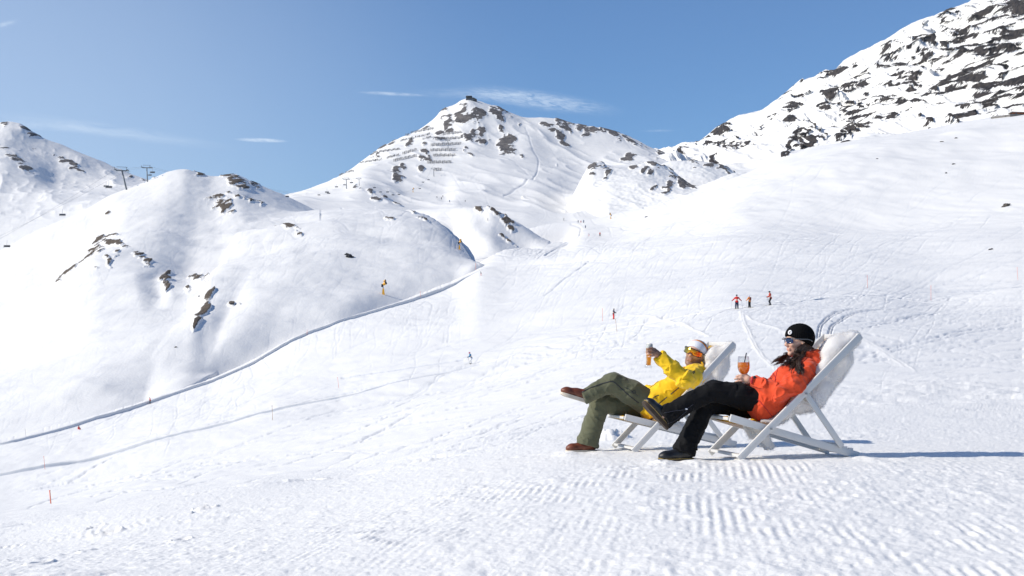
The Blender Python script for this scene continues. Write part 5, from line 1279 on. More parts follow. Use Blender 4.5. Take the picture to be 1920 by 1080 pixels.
def build_man():
    org = MO; V = lambda *a: np.array(S2(*a)); H = MH
    g = SDF(np.minimum(V(1050, 855, .35), V(1050, 855, -.5)) - .06, np.maximum(V(1345, 632, .35), V(1345, 632, -.5)) + .06, .005)
    add_head(g, H, True)
    g.cone(H.p(-.018, 0, -.05), V(1302, 688, 0), .055, .060, .03)
    g.cone(V(1303, 697, -.14), V(1303, 697, .14), .055, .055, .05); g.cone(V(1280, 716, -.07), V(1280, 716, .07), .09, .09, .05)
    g.cone(V(1250, 740, -.07), V(1250, 740, .07), .085, .085, .05); g.cone(V(1224, 760, -.09), V(1224, 760, .09), .09, .09, .05)
    g.chain([V(1306, 702, -.20), V(1283, 712, -.40), V(1235, 666, -.345)], [.05, .042, .028], .02)
    g.chain([V(1306, 700, .20), V(1256, 738, .26), V(1210, 733, .12)], [.05, .040, .028], .02)
    g.chain([V(1216, 758, -.09), V(1148, 718, -.07), V(1096, 743, -.05)], [.08, .058, .04], .02)
    g.chain([V(1216, 766, .09), V(1124, 753, .08), V(1100, 832, .07)], [.08, .058, .04], .02)
    # raised hand closed round the beer glass
    g.chain([V(1235, 666, -.345), V(1230.5, 662.5, -.358), V(1227, 661, -.358)], [.027, .028, .024], .012)
    g.cone(V(1228.5, 655.5, -.357), V(1230, 666.5, -.357), .0125, .0125, .01)
    for pts, r in ([[(1228, 654.5, -.360), (1222.5, 652.6, -.374), (1216.5, 653.4, -.372), (1212.8, 655.2, -.352)], .0090], [[(1228, 658.6, -.362), (1222, 657.4, -.379), (1215.5, 658.4, -.376), (1211.8, 660.2, -.354)], .0094],
                   [[(1228.6, 662.8, -.362), (1222.5, 662.2, -.379), (1216, 663.2, -.375), (1212.4, 664.8, -.354)], .0090], [[(1229.6, 667, -.360), (1224, 667.2, -.373), (1218.6, 668, -.371), (1215, 669, -.355)], .0080]):
        finger(g, [V(*q) for q in pts], r)
    finger(g, [V(1230, 659, -.33), V(1224.5, 655, -.30), V(1218.5, 653.5, -.292)], .0108)
    # far hand resting on the thigh
    g.chain([V(1210, 733, .12), V(1203, 732, .10), V(1199, 731, .08)], [.028, .028, .022], .012)
    for i, r in enumerate((.0090, .0094, .0090, .008)):
        finger(g, [V(1200, 729.5 + i * 1.6, .085 - .012 * i), V(1194.5, 728.5 + i * 2.0, .07 - .016 * i), V(1190.5, 729.8 + i * 2.4, .05 - .018 * i), V(1189, 733 + i * 2.4, .035 - .018 * i)], r)
    finger(g, [V(1204, 729, .08), V(1198, 726.5, .06), V(1193.5, 727.5, .045)], .0105)
    v, f = g.mesh(); v = relax(v, f, 1, .4)
    body = sdf_obj('person', v - org, f, M_skin_m, None, skin_attr(H, v, True)); body.location = org
    tag(body, 'man in yellow jacket, olive trousers and mirrored sunglasses reclining and raising a glass of beer', 'person', 'sunbathers')
    I = -Vector(org)
    # trousers
    t = SDF(np.minimum(V(1075, 850, .38), V(1075, 850, -.3)) - .05, np.maximum(V(1255, 680, .38), V(1255, 680, -.3)) + .05, .006)
    t.cone(V(1224, 760, -.09), V(1224, 760, .09), .112, .112, .05)
    t.chain([V(1216, 757, -.09), V(1184, 736, -.08), V(1149, 717.5, -.07)], [.112, .105, .090], .03, 1.0)
    t.chain([V(1149, 717.5, -.07), V(1120, 731, -.055), V(1096, 744, -.05), V(1084, 749, -.05)], [.086, .070, .062, .066], .02, 1.1)
    t.chain([V(1216, 765, .09), V(1170, 760, .09), V(1126, 754, .08)], [.112, .100, .090], .03, .9)
    t.chain([V(1126, 754, .08), V(1113, 792, .075), V(1102, 830, .07), V(1098, 848, .07)], [.088, .084, .094, .098], .02, 1.0)
    a = V(1092.5, 745.5, -.05); t.plane_ball(a, V(1084, 749, -.05) - V(1120, 731, -.055), .2)
    a = V(1101, 836, .07); t.plane_ball(a, V(1098, 848, .07) - V(1110, 800, .075), .2)
    v, f = t.mesh(); v = wrinkle(v, f, t.limbs, .0042, .95, 23); tb = bvh_of(v, f)
    tro = sdf_obj('trousers', v - org, f, M_olive, body)
    def on(bvh, par, name, pts, r, m, n=18):
        o = seam(name, bvh, pts, r, m, None, n)
        if o is not None: o.data.transform(Matrix.Translation(I)); o.parent = par
    on(tb, tro, 'side_zip', [(1087, 738), (1105, 728), (1130, 719), (1148, 714), (1158, 722), (1180, 742), (1198, 756)], .0042, M_dark, 26)
    on(tb, tro, 'knee_print', [(1184, 735), (1190, 731), (1192, 736), (1187, 738), (1184, 735)], .0022, M_dark, 16)
    on(tb, tro, 'pocket_seam', [(1170, 726), (1180, 730), (1196, 742)], .002, M_dark)
    shoe(V(1119, 849.5, .07), V(1060, 850.5, .06), (0, 0, 1), .275, M_leather_r, M_sole_w, body, org, M_lace_y, shaft=.055)
    up = V(1078, 738, -.05) - V(1075, 752, -.05)
    shoe(V(1102, 756.5, -.05), V(1054, 742, -.045), up, .25, M_leather_r, M_sole_w, body, org, M_lace_y, shaft=.045)
    # jacket
    j = SDF(np.minimum(V(1190, 800, .4), V(1190, 800, -.5)) - .05, np.maximum(V(1345, 650, .4), V(1345, 650, -.5)) + .05, .006)
    j.cone(V(1221, 758, -.10), V(1221, 758, .10), .128, .128, .05)
    j.cone(V(1248, 740, -.095), V(1248, 740, .095), .125, .125, .06); j.cone(V(1278, 717, -.095), V(1278, 717, .095), .125, .125, .06)
    j.limbs.append((V(1222, 760, 0), V(1295, 702, 0), .22, 1.0))
    j.cone(V(1305, 702, -.14), V(1304, 700, .14), .082, .084, .06)
    j.cone(V(1303, 708, 0), V(1298, 704, -.02), .085, .060, .03)
    j.chain([V(1306, 701, -.195), V(1296, 708, -.30), V(1284, 712, -.40)], [.084, .078, .070], .04, 1.2)
    j.chain([V(1284, 712, -.40), V(1258, 690, -.37), V(1236, 668, -.347)], [.070, .066, .052], .025, 1.3)
    j.chain([V(1306, 700, .195), V(1256, 738, .25), V(1212, 733, .125)], [.080, .066, .050], .03, 1.0)
    j.chain([V(1297, 708, -.11), V(1311, 708, -.14), V(1325, 699, -.11), V(1331, 679, .0), V(1322, 676, .09), V(1300, 686, .12)], [.022, .034, .038, .040, .036, .026], .03, .5)
    j.cone(V(1296, 690, -.05), V(1297, 668, -.10), .058, .092, .006, 'sub')
    a = V(1234.5, 666.4, -.346); j.plane_ball(a, V(1236, 668, -.347) - V(1258, 690, -.37), .08)
    a = V(1211, 733, .12); j.plane_ball(a, V(1212, 733, .125) - V(1256, 738, .25), .08)
    j.plane(V(1217, 762, 0), V(1197, 775, 0) - V(1230, 752, 0), .01, V(1185, 840, .5) - .3, V(1262, 700, -.5) + .3)
    v, f = j.mesh(); v = wrinkle(v, f, j.limbs, .0068, 1.0, 31); jb = bvh_of(v, f)
    jak = sdf_obj('jacket', v - org, f, M_yellow, body)
    on(jb, jak, 'zip', [(1272.5, 727), (1266, 732.5), (1257.5, 739.5)], .0042, M_dark)
    on(jb, jak, 'zip', [(1250, 745), (1242, 751.5), (1232, 760)], .0042, M_dark)
    on(jb, jak, 'pocket_seam', [(1224, 747), (1229, 743), (1235, 741)], .0035, M_dark); on(jb, jak, 'pocket_seam', [(1228, 743), (1231, 748)], .003, M_dark)
    on(jb, jak, 'hem_cord', [(1209, 757), (1218, 759), (1230, 755)], .0028, M_dark)
    on(jb, jak, 'front_zip', [(1249, 706.5), (1238, 712), (1228, 721), (1219, 727)], .003, M_dark)
    on(jb, jak, 'chest_print', [(1298.5, 698.5), (1301, 696.5), (1303.5, 695)], .0045, M_dark, 8); on(jb, jak, 'chest_print', [(1299.5, 701), (1303, 698)], .0028, M_dark, 6)
    # hat
    h = SDF(np.array(H.c) - .2, np.array(H.c) + .22, .0045)
    h.ellip(H.p(-.016, 0, .030), np.array((.108, .092, .084)), H.M, .01); h.ellip(H.p(-.034, 0, -.005), np.array((.088, .092, .085)), H.M, .03)
    h.plane(H.p(.10, 0, .050), np.array(H.f) * .62 - np.array(H.u), .006)
    v, f = h.mesh(); q = H.loc(v); ax = np.array((-.80, 0, .60)); rise = (q @ ax + .095) / .23
    lo_, hi_ = rise.min(), rise.max(); rise = (rise - lo_) / (hi_ - lo_)
    sdf_obj('hat', v - org, f, band_mat(), body, dict(rise=rise))
    # shield sunglasses
    sg = empty('sunglasses'); sg.parent = body
    P = lambda a, b_, c: H.p(a, b_, c) - Vector(org)
    m = MB(); rows = []; sides = []
    for i in range(25):
        t = (i / 24 - .5) * 2; ang = t * 1.02; lat = .082 * math.sin(ang) / math.sin(1.02); dep = .118 - .075 * (1 - math.cos(ang)) / (1 - math.cos(1.02)) * .72
        top = .024 - .006 * t * t; bot = -.030 + .018 * math.exp(-(t / .16) ** 2) + .010 * abs(t) ** 4
        rows.append([m.bm.verts.new(P(dep + .004 * math.sin(math.pi * k / 5), lat, bot + (top - bot) * k / 5)) for k in range(6)]); sides += [(t + 1) / 2] * 6
    for a_, b_ in zip(rows, rows[1:]):
        for k in range(5): m.bm.faces.new((a_[k], a_[k + 1], b_[k + 1], b_[k]))
    lens = m.build('lens', shield_mat(), sg, smooth=True); add_attr(lens.data, 'side', np.array(sides))
    top = [P(.120 - .075 * (1 - math.cos(t * 1.02)) / (1 - math.cos(1.02)) * .72, .083 * math.sin(t * 1.02) / math.sin(1.02), .0245 - .006 * t * t) for t in np.linspace(-1, 1, 17)]
    MB().tube(top, .0042, 6).build('brow_bar', M_dark, sg, smooth=True)
    botp = [P(.120 - .075 * (1 - math.cos(t * 1.02)) / (1 - math.cos(1.02)) * .72, .083 * math.sin(t * 1.02) / math.sin(1.02), -.030 + .018 * math.exp(-(t / .16) ** 2) + .010 * abs(t) ** 4) for t in np.linspace(-1, 1, 25)]
    MB().tube(botp, .0022, 6).build('lower_rim', M_dark, sg, smooth=True)
    for sd in (-1, 1):
        MB().tube([P(.066, .083 * sd, .012), P(.03, .098 * sd, .010), P(-.03, .106 * sd, .004), P(-.05, .104 * sd, -.008)], .0042, 8).build('temple', M_dark, sg, smooth=True)
    return body
man = build_man()

# ------------------------------------------------------------------ drinks
def glass_mat():
    m, nt, out = new_mat('clear_glass')
    t = nd(nt, 'ShaderNodeBsdfTransparent'); t.inputs['Color'].default_value = (.96, .97, .97, 1)
    gl = nd(nt, 'ShaderNodeBsdfGlossy'); gl.inputs['Roughness'].default_value = .03
    fr = nd(nt, 'ShaderNodeLayerWeight'); fr.inputs['Blend'].default_value = .25
    mr = nd(nt, 'ShaderNodeMapRange'); mr.inputs['To Min'].default_value = .025; mr.inputs['To Max'].default_value = .5; nt.links.new(fr.outputs['Facing'], mr.inputs['Value'])
    mx = nd(nt, 'ShaderNodeMixShader'); nt.links.new(mr.outputs[0], mx.inputs[0]); nt.links.new(t.outputs[0], mx.inputs[1]); nt.links.new(gl.outputs[0], mx.inputs[2]); nt.links.new(mx.outputs[0], out.inputs[0])
    return m
def liquid_mat(name, col, w=.75):
    m = pmat(name, col, rough=.08, var=.10, vscale=35, spec=.5); _translucent(m, w); return m
M_glass = glass_mat(); M_spritz = liquid_mat('orange_spritz', (1.0, 0.42, 0.002)); M_beer = liquid_mat('amber_beer', (1.0, 0.60, 0.05)); M_foam = pmat('beer_foam', (.84, .82, .76), rough=.9, bump=.4, bscale=300)
M_ice = pmat('ice', (.9, .55, .3), rough=.15)
def drink(name, label, cat, base, axis, prof, liq, lmat, lname, foam=None):
    q = Vector(axis).to_track_quat('Z', 'Y').to_matrix().to_4x4()
    o = MB().lathe(prof, 32, q).build(name, M_glass, None, smooth=True); o.location = base; tag(o, label, cat)
    MB().lathe(liq, 32, q).build(lname, lmat, o, smooth=True)
    if foam: MB().lathe(foam, 32, q).build('foam', M_foam, o, smooth=True)
    return o
gb = S1(1395.5, 727.5, -.052); gt = S1(1394, 668, -.052); ax = (gt - gb).normalized(); gl = (gt - gb).length
k = gl / .23
prof = [(0, 0), (.033, .001), (.034, .003), (.012, .006), (.0045, .012), (.0035, .04), (.0040, .085), (.010, .094), (.026, .104), (.038, .122), (.044, .145), (.045, .165), (.0425, .195), (.039, .230), (.0378, .230), (.0415, .195), (.0440, .165), (.0430, .145), (.037, .123), (.025, .106), (.008, .097), (0, .096)]
liq = [(0, .097), (.008, .0985), (.0245, .1075), (.0362, .124), (.042, .145), (.043, .165), (.0418, .186), (0, .186)]
wine = drink('wine_glass', 'stemmed wine glass of orange spritz held by the woman', 'wine glass', gb, ax, [(r * k, z * k) for r, z in prof], [(r * k, z * k) for r, z in liq], M_spritz, 'drink')
st = MB().tube([S1(1391.5, 702, -.05) - gb, S1(1399.5, 661.5, -.062) - gb], .0042, 8).build('drinking_straw', M_dark, None, smooth=True); st.location = gb
tag(st, 'black drinking straw standing in the orange spritz', 'straw')
bb = S2(1215.5, 690, -.322); bt = S2(1218, 645.5, -.322); ax = (bt - bb).normalized(); k = (bt - bb).length / .215
prof = [(0, 0), (.032, 0), (.034, .004), (.033, .012), (.0265, .022), (.0225, .045), (.0225, .075), (.0255, .11), (.0305, .15), (.0325, .185), (.031, .215), (.0298, .215), (.0312, .185), (.0292, .15), (.0243, .11), (.0213, .075), (.0213, .045), (.022, .026), (0, .022)]
liq = [(0, .0235), (.0205, .0265), (.0205, .045), (.0205, .075), (.0235, .11), (.0284, .15), (.0300, .178), (0, .178)]
foam = [(0, .179), (.0301, .179), (.0305, .19), (.0298, .212), (.024, .222), (.012, .226), (0, .227)]
beer = drink('beer_glass', 'tall wheat beer glass raised in the hand of the man in yellow', 'beer glass', bb, ax, [(r * k, z * k) for r, z in prof], [(r * k, z * k) for r, z in liq], M_beer, 'drink', [(r * k, z * k) for r, z in foam])
# ------------------------------------------------------------------ skiers
_ga = ground_at
def ground_at(px, py, only=None):
    for k in range(12):
        p = _ga_safe(px, py + k * 1.2, only)
        if p is not None: return p
    return None
def _ga_safe(px, py, only):
    try: return _ga(px, py, only)
    except TypeError: return None
_cm = {}
def colm(name, c, rough=.7):
    if name not in _cm: _cm[name] = pmat(name, c, rough=rough, var=.05)
    return _cm[name]
K_ = dict(red=(.62, .02, .015), orange=(.75, .22, .01), navy=(.012, .018, .06), black=(.012, .012, .015), blue=(.02, .16, .32), white=(.72, .72, .72), coral=(.55, .06, .03), maroon=(.14, .012, .02),
          pink=(.45, .10, .22), pale=(.55, .62, .75), brown=(.20, .05, .03), olive=(.06, .07, .03), grey=(.16, .17, .18), violet=(.25, .12, .28), green=(.03, .10, .07))
def cm(k): return colm('ski_' + k, K_[k])
M_ski = pmat('ski_edge', (.45, .42, .30), rough=.4); M_pole = pmat('ski_pole', (.25, .25, .27), rough=.4, metal=.6)
def skier(px, py, hpx, yaw, jac, tro, hat, label, bend=.3, lean=.1, arms='down', skis=True, poles=True, pack=None, h=.035, group='skiers on the slopes', sit=False, side=0.0):
    p = ground_at(px, py)
    sc = min(1.4, max(.7, hpx / F * p.y / (1.78 - .25 * bend - (.7 if sit else 0))))
    g = SDF((-1, -1, -.1), (1, 1, 2.0), h)
    hz = .92 - .16 * bend; hx = -.10 * bend
    kn = [(.22 * bend + .02, sd * .12 + side * .25, .50 - .04 * bend) for sd in (-1, 1)]; an = [(0, sd * .13, .10) for sd in (-1, 1)]
    hp = [(hx, sd * .10 + side * .35, hz) for sd in (-1, 1)]
    if sit: hz = .28; hp = [(-.1, sd * .1, .25) for sd in (-1, 1)]; kn = [(.28, sd * .16, .42) for sd in (-1, 1)]; an = [(.55, sd * .18, .10) for sd in (-1, 1)]; hx = -.1
    ch = (hx + lean * .45 + .02, side * .45, hz + .42); nk = (hx + lean * .6 + .02, side * .48, hz + .58); hd = (hx + lean * .7 + .05, side * .48, hz + .74)
    sh = [(ch[0], sd * .20 + ch[1], ch[2] + .08) for sd in (-1, 1)]
    if arms == 'out': el = [(ch[0] + .02, sd * .38 + ch[1], ch[2] - .14) for sd in (-1, 1)]; ha = [(ch[0] + .08, sd * .58 + ch[1], ch[2] - .30) for sd in (-1, 1)]
    elif arms == 'fwd': el = [(ch[0] + .08, sd * .28 + ch[1], ch[2] - .18) for sd in (-1, 1)]; ha = [(ch[0] + .34, sd * .30 + ch[1], ch[2] - .26) for sd in (-1, 1)]
    else: el = [(ch[0] - .02, sd * .28 + ch[1], ch[2] - .20) for sd in (-1, 1)]; ha = [(ch[0] + .14, sd * .30 + ch[1], ch[2] - .38) for sd in (-1, 1)]
    g.cone(nk, hd, .055, .07, .03); g.ellip(hd, (.10, .085, .12)); g.ellip((hd[0] + .095, hd[1], hd[2] - .02), (.02, .015, .02))
    g.cone(ch, (hx, side * .35, hz), .12, .11, .05)
    for i in (0, 1):
        g.chain([sh[i], el[i], ha[i]], [.05, .04, .04], .03); g.chain([hp[i], kn[i], an[i]], [.07, .05, .045], .03); g.cone(an[i], (an[i][0] + .12, an[i][1], .06), .05, .04, .03)
        g.ellip(ha[i], (.05, .05, .055))
    v, f = g.mesh(); body = sdf_obj('person', v, f, M_skin_f)
    body.location = p - Vector((0, 0, .03 * sc)); body.rotation_euler = (0, 0, yaw); body.scale = (sc,) * 3
    tag(body, label, 'person', group)
    j = SDF((-1, -1, -.1), (1, 1, 2.0), h)
    j.ellip((ch[0], ch[1], ch[2] + .02), (.16, .22, .18), None, .05); j.cone((hx, side * .35 - .05, hz + .02), (hx, side * .35 + .05, hz + .02), .155, .155, .06); j.cone(ch, nk, .14, .08, .05)
    for i in (0, 1): j.chain([sh[i], el[i], tuple(np.array(ha[i]) * .9 + np.array(el[i]) * .1)], [.085, .07, .06], .04)
    v, f = j.mesh(); sdf_obj('jacket', v, f, cm(jac), body)
    t = SDF((-1, -1, -.1), (1, 1, 2.0), h)
    for i in (0, 1): t.chain([hp[i], kn[i], (an[i][0], an[i][1], an[i][2] + .02)], [.12, .095, .085], .03)
    v, f = t.mesh(); sdf_obj('trousers', v, f, cm(tro), body)
    MB().ball((hd[0] - .01, hd[1], hd[2] + .035), .118, 10, (1.1, .95, .9)).build('helmet', cm(hat), body, smooth=True)
    for i in (0, 1):
        MB().bar((an[i][0] - .12, an[i][1], .06), (an[i][0] + .20, an[i][1], .06), .10, .13, bev=.03).build('boot', cm('black'), body, angle=40)
        MB().ball(ha[i], .062, 6, (1.1, .8, 1)).build('glove', cm('black'), body, smooth=True)
        if skis:
            m = MB(); a = an[i]
            m.bar((a[0] - .75, a[1], .022), (a[0] + .80, a[1], .022), .085, .02); m.bar((a[0] + .78, a[1], .022), (a[0] + .95, a[1], .10), .075, .015)
            m.build('ski', M_ski, body)
        if poles:
            MB().cyl((ha[i][0], ha[i][1], ha[i][2] + .08), (ha[i][0] - .30, ha[i][1] + (.12 if i else -.12), .05), .012, n=6).build('ski_pole', M_pole, body)
    if pack: MB().box((ch[0] - .22, ch[1], ch[2] - .05), (.16, .30, .48), None, .05).build('backpack', cm(pack), body, angle=50)
    return body
A_ = math.pi / 2
skier(1381, 579, 27, A_, 'red', 'navy', 'navy', 'skier in red jacket and navy trousers with arms held out, leftmost of three standing together', .05, .0, 'out')
skier(1406, 576.5, 23, A_ + .6, 'orange', 'black', 'pale', 'skier in orange jacket carrying a dark red backpack, middle of three standing together', .05, .08, 'fwd', pack='brown')
skier(1444, 572, 26, math.pi - .3, 'coral', 'black', 'black', 'skier in maroon and coral jacket with black trousers, rightmost of three standing together', .45, .15, 'fwd')
skier(1151, 598.5, 20, .2, 'navy', 'red', 'black', 'skier in dark jacket and red trousers beside a tan marker pole', .1, .05, 'fwd')
skier(883.5, 682.5, 22, math.pi + .15, 'blue', 'white', 'pink', 'skier in blue jacket and white trousers leaning into a turn on the open piste', .5, .35, 'fwd', side=-.2)
skier(282, 757, 12, math.pi + .5, 'red', 'black', 'navy', 'skier in red and dark clothes on the upper piste edge at far left', .3, .2, 'down', h=.045)
skier(148, 806, 7, -.5, 'red', 'red', 'black', 'small figure in red-orange suit sitting on the piste at far left', .6, .2, 'fwd', skis=False, poles=False, h=.045, sit=True)
skier(903, 517, 8, math.pi, 'navy', 'red', 'black', 'skier in dark jacket and red trousers below the bend of the piste edge', .4, .3, 'down', h=.05)
for px, py, hp, yw, j_, t_, h_, lb, sd in [
    (1124.5, 443, 8, -A_, 'red', 'black', 'black', 'distant skier in red top and dark trousers on the valley piste', 0), (1104, 443, 6, math.pi, 'violet', 'red', 'navy', 'distant skier in violet jacket leaning over on the valley piste', -.5),
    (1098.5, 428, 6, -A_, 'blue', 'navy', 'navy', 'distant skier in blue standing alone below the group on the valley piste', 0), (1084, 417.5, 5, -A_, 'navy', 'navy', 'black', 'distant skier in navy, leftmost of the trio on the valley piste', 0),
    (1089, 418, 5, -A_, 'pink', 'red', 'white', 'distant skier in pink and red, middle of the trio on the valley piste', 0), (1094, 418, 6, -A_, 'blue', 'navy', 'navy', 'distant skier in blue and navy, rightmost of the trio on the valley piste', 0),
    (1057, 414, 8, 0.3, 'green', 'grey', 'navy', 'distant figure in dark green at the left border of the valley piste', .3), (914, 414, 6, 0, 'olive', 'black', 'olive', 'distant figure in olive standing on the small rocky spur', 0),
    (819, 371.5, 4, -A_, 'grey', 'black', 'black', 'tiny distant skier in grey, leftmost on the upper piste', 0), (827, 374, 5, -A_, 'navy', 'black', 'black', 'tiny distant skier in navy, lower of the pair on the upper piste', 0),
    (830, 370, 4, -A_, 'black', 'black', 'black', 'tiny distant skier in black, upper of the pair on the upper piste', 0), (843.5, 379.5, 5, -A_, 'blue', 'navy', 'black', 'tiny distant skier in blue near the lip of the upper piste', 0),
    (873, 378.5, 4, -A_, 'green', 'black', 'black', 'tiny distant skier in green, rightmost on the upper piste', -.3)]:
    skier(px, py, hp, yw, j_, t_, h_, lb, .3, .15, 'down', h=.06, side=sd)

# ------------------------------------------------------------------ snow guns
M_gun = pmat('gun_yellow', (.80, .40, .03), rough=.5, var=.08); M_gund = pmat('gun_dark', (.03, .032, .045), rough=.5); M_gunw = pmat('gun_white', (.7, .7, .7), rough=.5)
def snow_gun(px, py, hpx, label, flip=1):
    p = ground_at(px, py); sc = hpx / F * p.y / 5.0
    r = empty('snow_gun', p - Vector((0, 0, .15 * sc)), (0, 0, 0), sc); tag(r, label, 'snow gun', 'snow guns along the pistes')
    m = MB(); q = [(-.42, -.36), (.42, -.36), (.42, .36), (-.42, .36)]; rows = []
    for z, k, dx in ((0, 1.0, .06), (1.1, .82, .02), (1.9, .62, -.02), (2.2, .42, -.05)): rows.append([m.bm.verts.new((a * k + dx * flip, b * k, z)) for a, b in q])
    for a, b in zip(rows, rows[1:]):
        for i in range(4): m.bm.faces.new((a[i], a[(i + 1) % 4], b[(i + 1) % 4], b[i]))
    m.bm.faces.new(rows[-1]); m.build('padded_post', M_gun, r)
    MB().cyl((-.05 * flip, 0, 2.1), (-.1 * flip, 0, 3.6), .13, n=12).build('mast', M_gund, r, angle=40)
    MB().box((-.42 * flip, 0, 3.1), (.5, .5, .95), None, .06).build('control_box', M_gund, r, angle=40)
    MB().cyl((-.1 * flip, 0, 3.45), (.55 * flip, 0, 3.75), .1, n=8).build('arm', M_gund, r)
    d = Vector((.75 * flip, -.35, .45)).normalized(); c = Vector((.42 * flip, 0, 3.75))
    b = MB().cyl(c - d * .45, c + d * .5, .48, .55, n=20).build('fan_barrel', M_gun, r, angle=40)
    MB().cyl(c + d * .5, c + d * .68, .57, .52, n=20).build('nozzle_ring', M_gund, b, angle=40)
    MB().cyl(c - d * .62, c - d * .45, .36, .46, n=20).build('air_inlet', M_gund, b, angle=40)
    MB().cyl(c + Vector((-.3 * flip, 0, .75)), c + Vector((.25 * flip, -.1, 1.05)), .30, .34, n=14).build('lamp_hood', M_gun, r, angle=40)
    MB().box(c + Vector((-.05 * flip, -.28, .95)), (.3, .12, .3), None, .03).build('name_plate', M_gunw, r)
    MB().cyl(c + Vector((.25 * flip, -.1, 1.05)), c + Vector((.45 * flip, -.14, 1.12)), .37, .33, n=14).build('lamp_rim', M_gund, r, angle=40)
snow_gun(718.5, 552, 28, 'yellow snow gun on the slope just above the piste edge, nearest of the snow guns')
snow_gun(861.5, 467.5, 20, 'yellow snow gun near the top bend of the piste edge')
snow_gun(1145, 410.5, 12, 'yellow snow gun at the right border of the valley piste', -1)
snow_gun(775, 360.5, 9, 'tiny orange snow gun high on the slope below the central peak')

# ------------------------------------------------------------------ marker poles
M_pr = pmat('pole_orange', (.80, .22, .13), rough=.6); M_pt = pmat('pole_tan', (.45, .30, .17), rough=.8); M_pg = pmat('pole_grey', (.45, .42, .40), rough=.7)
def marker(px, py, tx, ty, m, label):
    p = ground_at(px, py); top = at(tx, ty, p.y); r = max(.028, .30 * p.y / F)
    o = MB().cyl(Vector((0, 0, -.25)), (top - p), r, r * .9, n=8).build('marker_pole', m, None, smooth=True); o.location = p
    tag(o, label, 'marker pole', 'marker poles along the pistes')
    MB().cyl((top - p) * .93, (top - p), r * 1.25, n=8).build('reflective_tip', m, o)
for a in [(84, 880, 82, 855, M_pr, 'thin orange marker pole standing on the lower snow bank at far left'), (97, 944, 93, 919, M_pr, 'thin orange marker pole below the lower snow bank at far left'), (48, 819, 47, 804, M_pg, 'faint grey marker pole beside the upper piste edge at far left'),
          (512, 788, 510, 760, M_pt, 'thin tan marker pole alone on the piste left of centre'), (636, 727, 633, 707, M_pr, 'faint orange marker pole beside the start of the lower piste edge'), (1157, 623, 1154, 598, M_pt, 'tan leaning marker pole below the skier in red trousers'),
          (1130, 602, 1129.5, 578, M_pr, 'orange marker pole just left of the skier in red trousers'), (1626.5, 540, 1626, 516, M_pr, 'orange marker pole, first of three to the right of the standing skiers'), (1746, 563, 1745.5, 535, M_pr, 'orange marker pole, middle of three on the right slope'),
          (1908, 525, 1907, 501, M_pr, 'orange marker pole nearest the right border of the picture'), (788, 556, 788, 546, M_pr, 'small pink marker pole on the bank right of the nearest snow gun'), (892, 505, 892, 493, M_pr, 'small pink marker pole at the bend of the piste edge'), (576, 628, 576, 618, M_pr, 'small pale marker pole on the bank below the smooth dome')]:
    marker(*a)

# ------------------------------------------------------------------ chairlift: towers, chairs, ropes
M_tow = pmat('galvanised_steel', (.20, .22, .24), rough=.5, metal=.3, var=.1, vscale=2); M_seat = pmat('chair_seat', (.07, .075, .085), rough=.6); M_bub = pmat('chair_frame', (.30, .31, .33), rough=.4)
TOPS = {}
def lift_tower(px, py, tx, ty, label, yaw=0.0, big=True, Y=None, key=None):
    p = ground_at(px, py) if Y is None else at(px, py, Y)
    top = at(tx, ty, p.y); H = (top - p).length; k = H / 14.0
    r = empty('lift_tower', p, (0, 0, 0)); tag(r, label, 'lift tower', 'chairlift towers')
    ax = top - p; bot = -ax.normalized() * 2.5 * k
    MB().cyl(bot, ax * .84, .55 * k, .40 * k, n=14).build('mast', M_tow, r, smooth=True)
    ex = Vector((math.cos(yaw), math.sin(yaw), 0)); ey = Vector((-math.sin(yaw), math.cos(yaw), 0)); u = Vector((0, 0, 1)); c = ax * .84
    MB().bar(c - ex * 3.4 * k, c + ex * 3.4 * k, .6 * k, .7 * k).build('crossarm', M_tow, r)
    for sd in (-1, 1):
        s = c + ex * 3.4 * k * sd
        m = MB(); m.bar(s - ey * 3 * k + u * .1 * k - ex * .8 * k, s + ey * 3 * k + u * .1 * k + ex * .8 * k, .3 * k, .45 * k)
        for i in range(6):
            q = s + (ey * 1.0 + ex * .27) * k * (i - 2.5) * 1.05; m.cyl(q + Vector((0, 0, .35 * k)) - ex * .15 * k, q + Vector((0, 0, .35 * k)) + ex * .15 * k, .32 * k, n=10)
        m.build('sheave_train', M_tow, r)
        MB().bar(s - ex * .9 * k, s - ex * .9 * k + u * 2.1 * k, .22 * k, .22 * k).build('davit', M_tow, r)
        MB().bar(s + ex * .1 * k - u * .2 * k, s + ex * 1.5 * k - u * .2 * k, .5 * k, .12 * k).build('work_platform', M_tow, r)
    MB().bar(c - ex * 3.2 * k + u * 2.1 * k, c + ex * 3.2 * k + u * 2.1 * k, .24 * k, .24 * k).build('maintenance_beam', M_tow, r)
    lad = MB()
    for sd in (-.2, .2): lad.cyl(Vector((sd * k, -.62 * k, .5)), ax * .8 + Vector((sd * k, -.5 * k, 0)), .04 * k, n=6)
    lad.build('ladder', M_tow, r)
    if key: TOPS[key] = (p + c + ex * 3.4 * k + u * .8 * k, p + c - ex * 3.4 * k + u * .8 * k)
    return r
lift_tower(237, 356, 227, 313, 'leaning grey chairlift tower on the left hill, nearer the far left peak', .35, key='a')
lift_tower(277, 341, 275, 309.5, 'upright grey chairlift tower on the left hill, right of the leaning one', .1, key='b')
lift_tower(650, 354, 649, 332.5, 'grey chairlift tower at the foot of the central peak, left of the rocky knob', .0, key='c')
lift_tower(673, 348, 673, 333, 'grey chairlift tower standing behind the small rocky knob', .0, key='d')
lift_tower(813, 331, 813, 314, 'grey chairlift tower below the lowest avalanche barrier', .0, key='e')
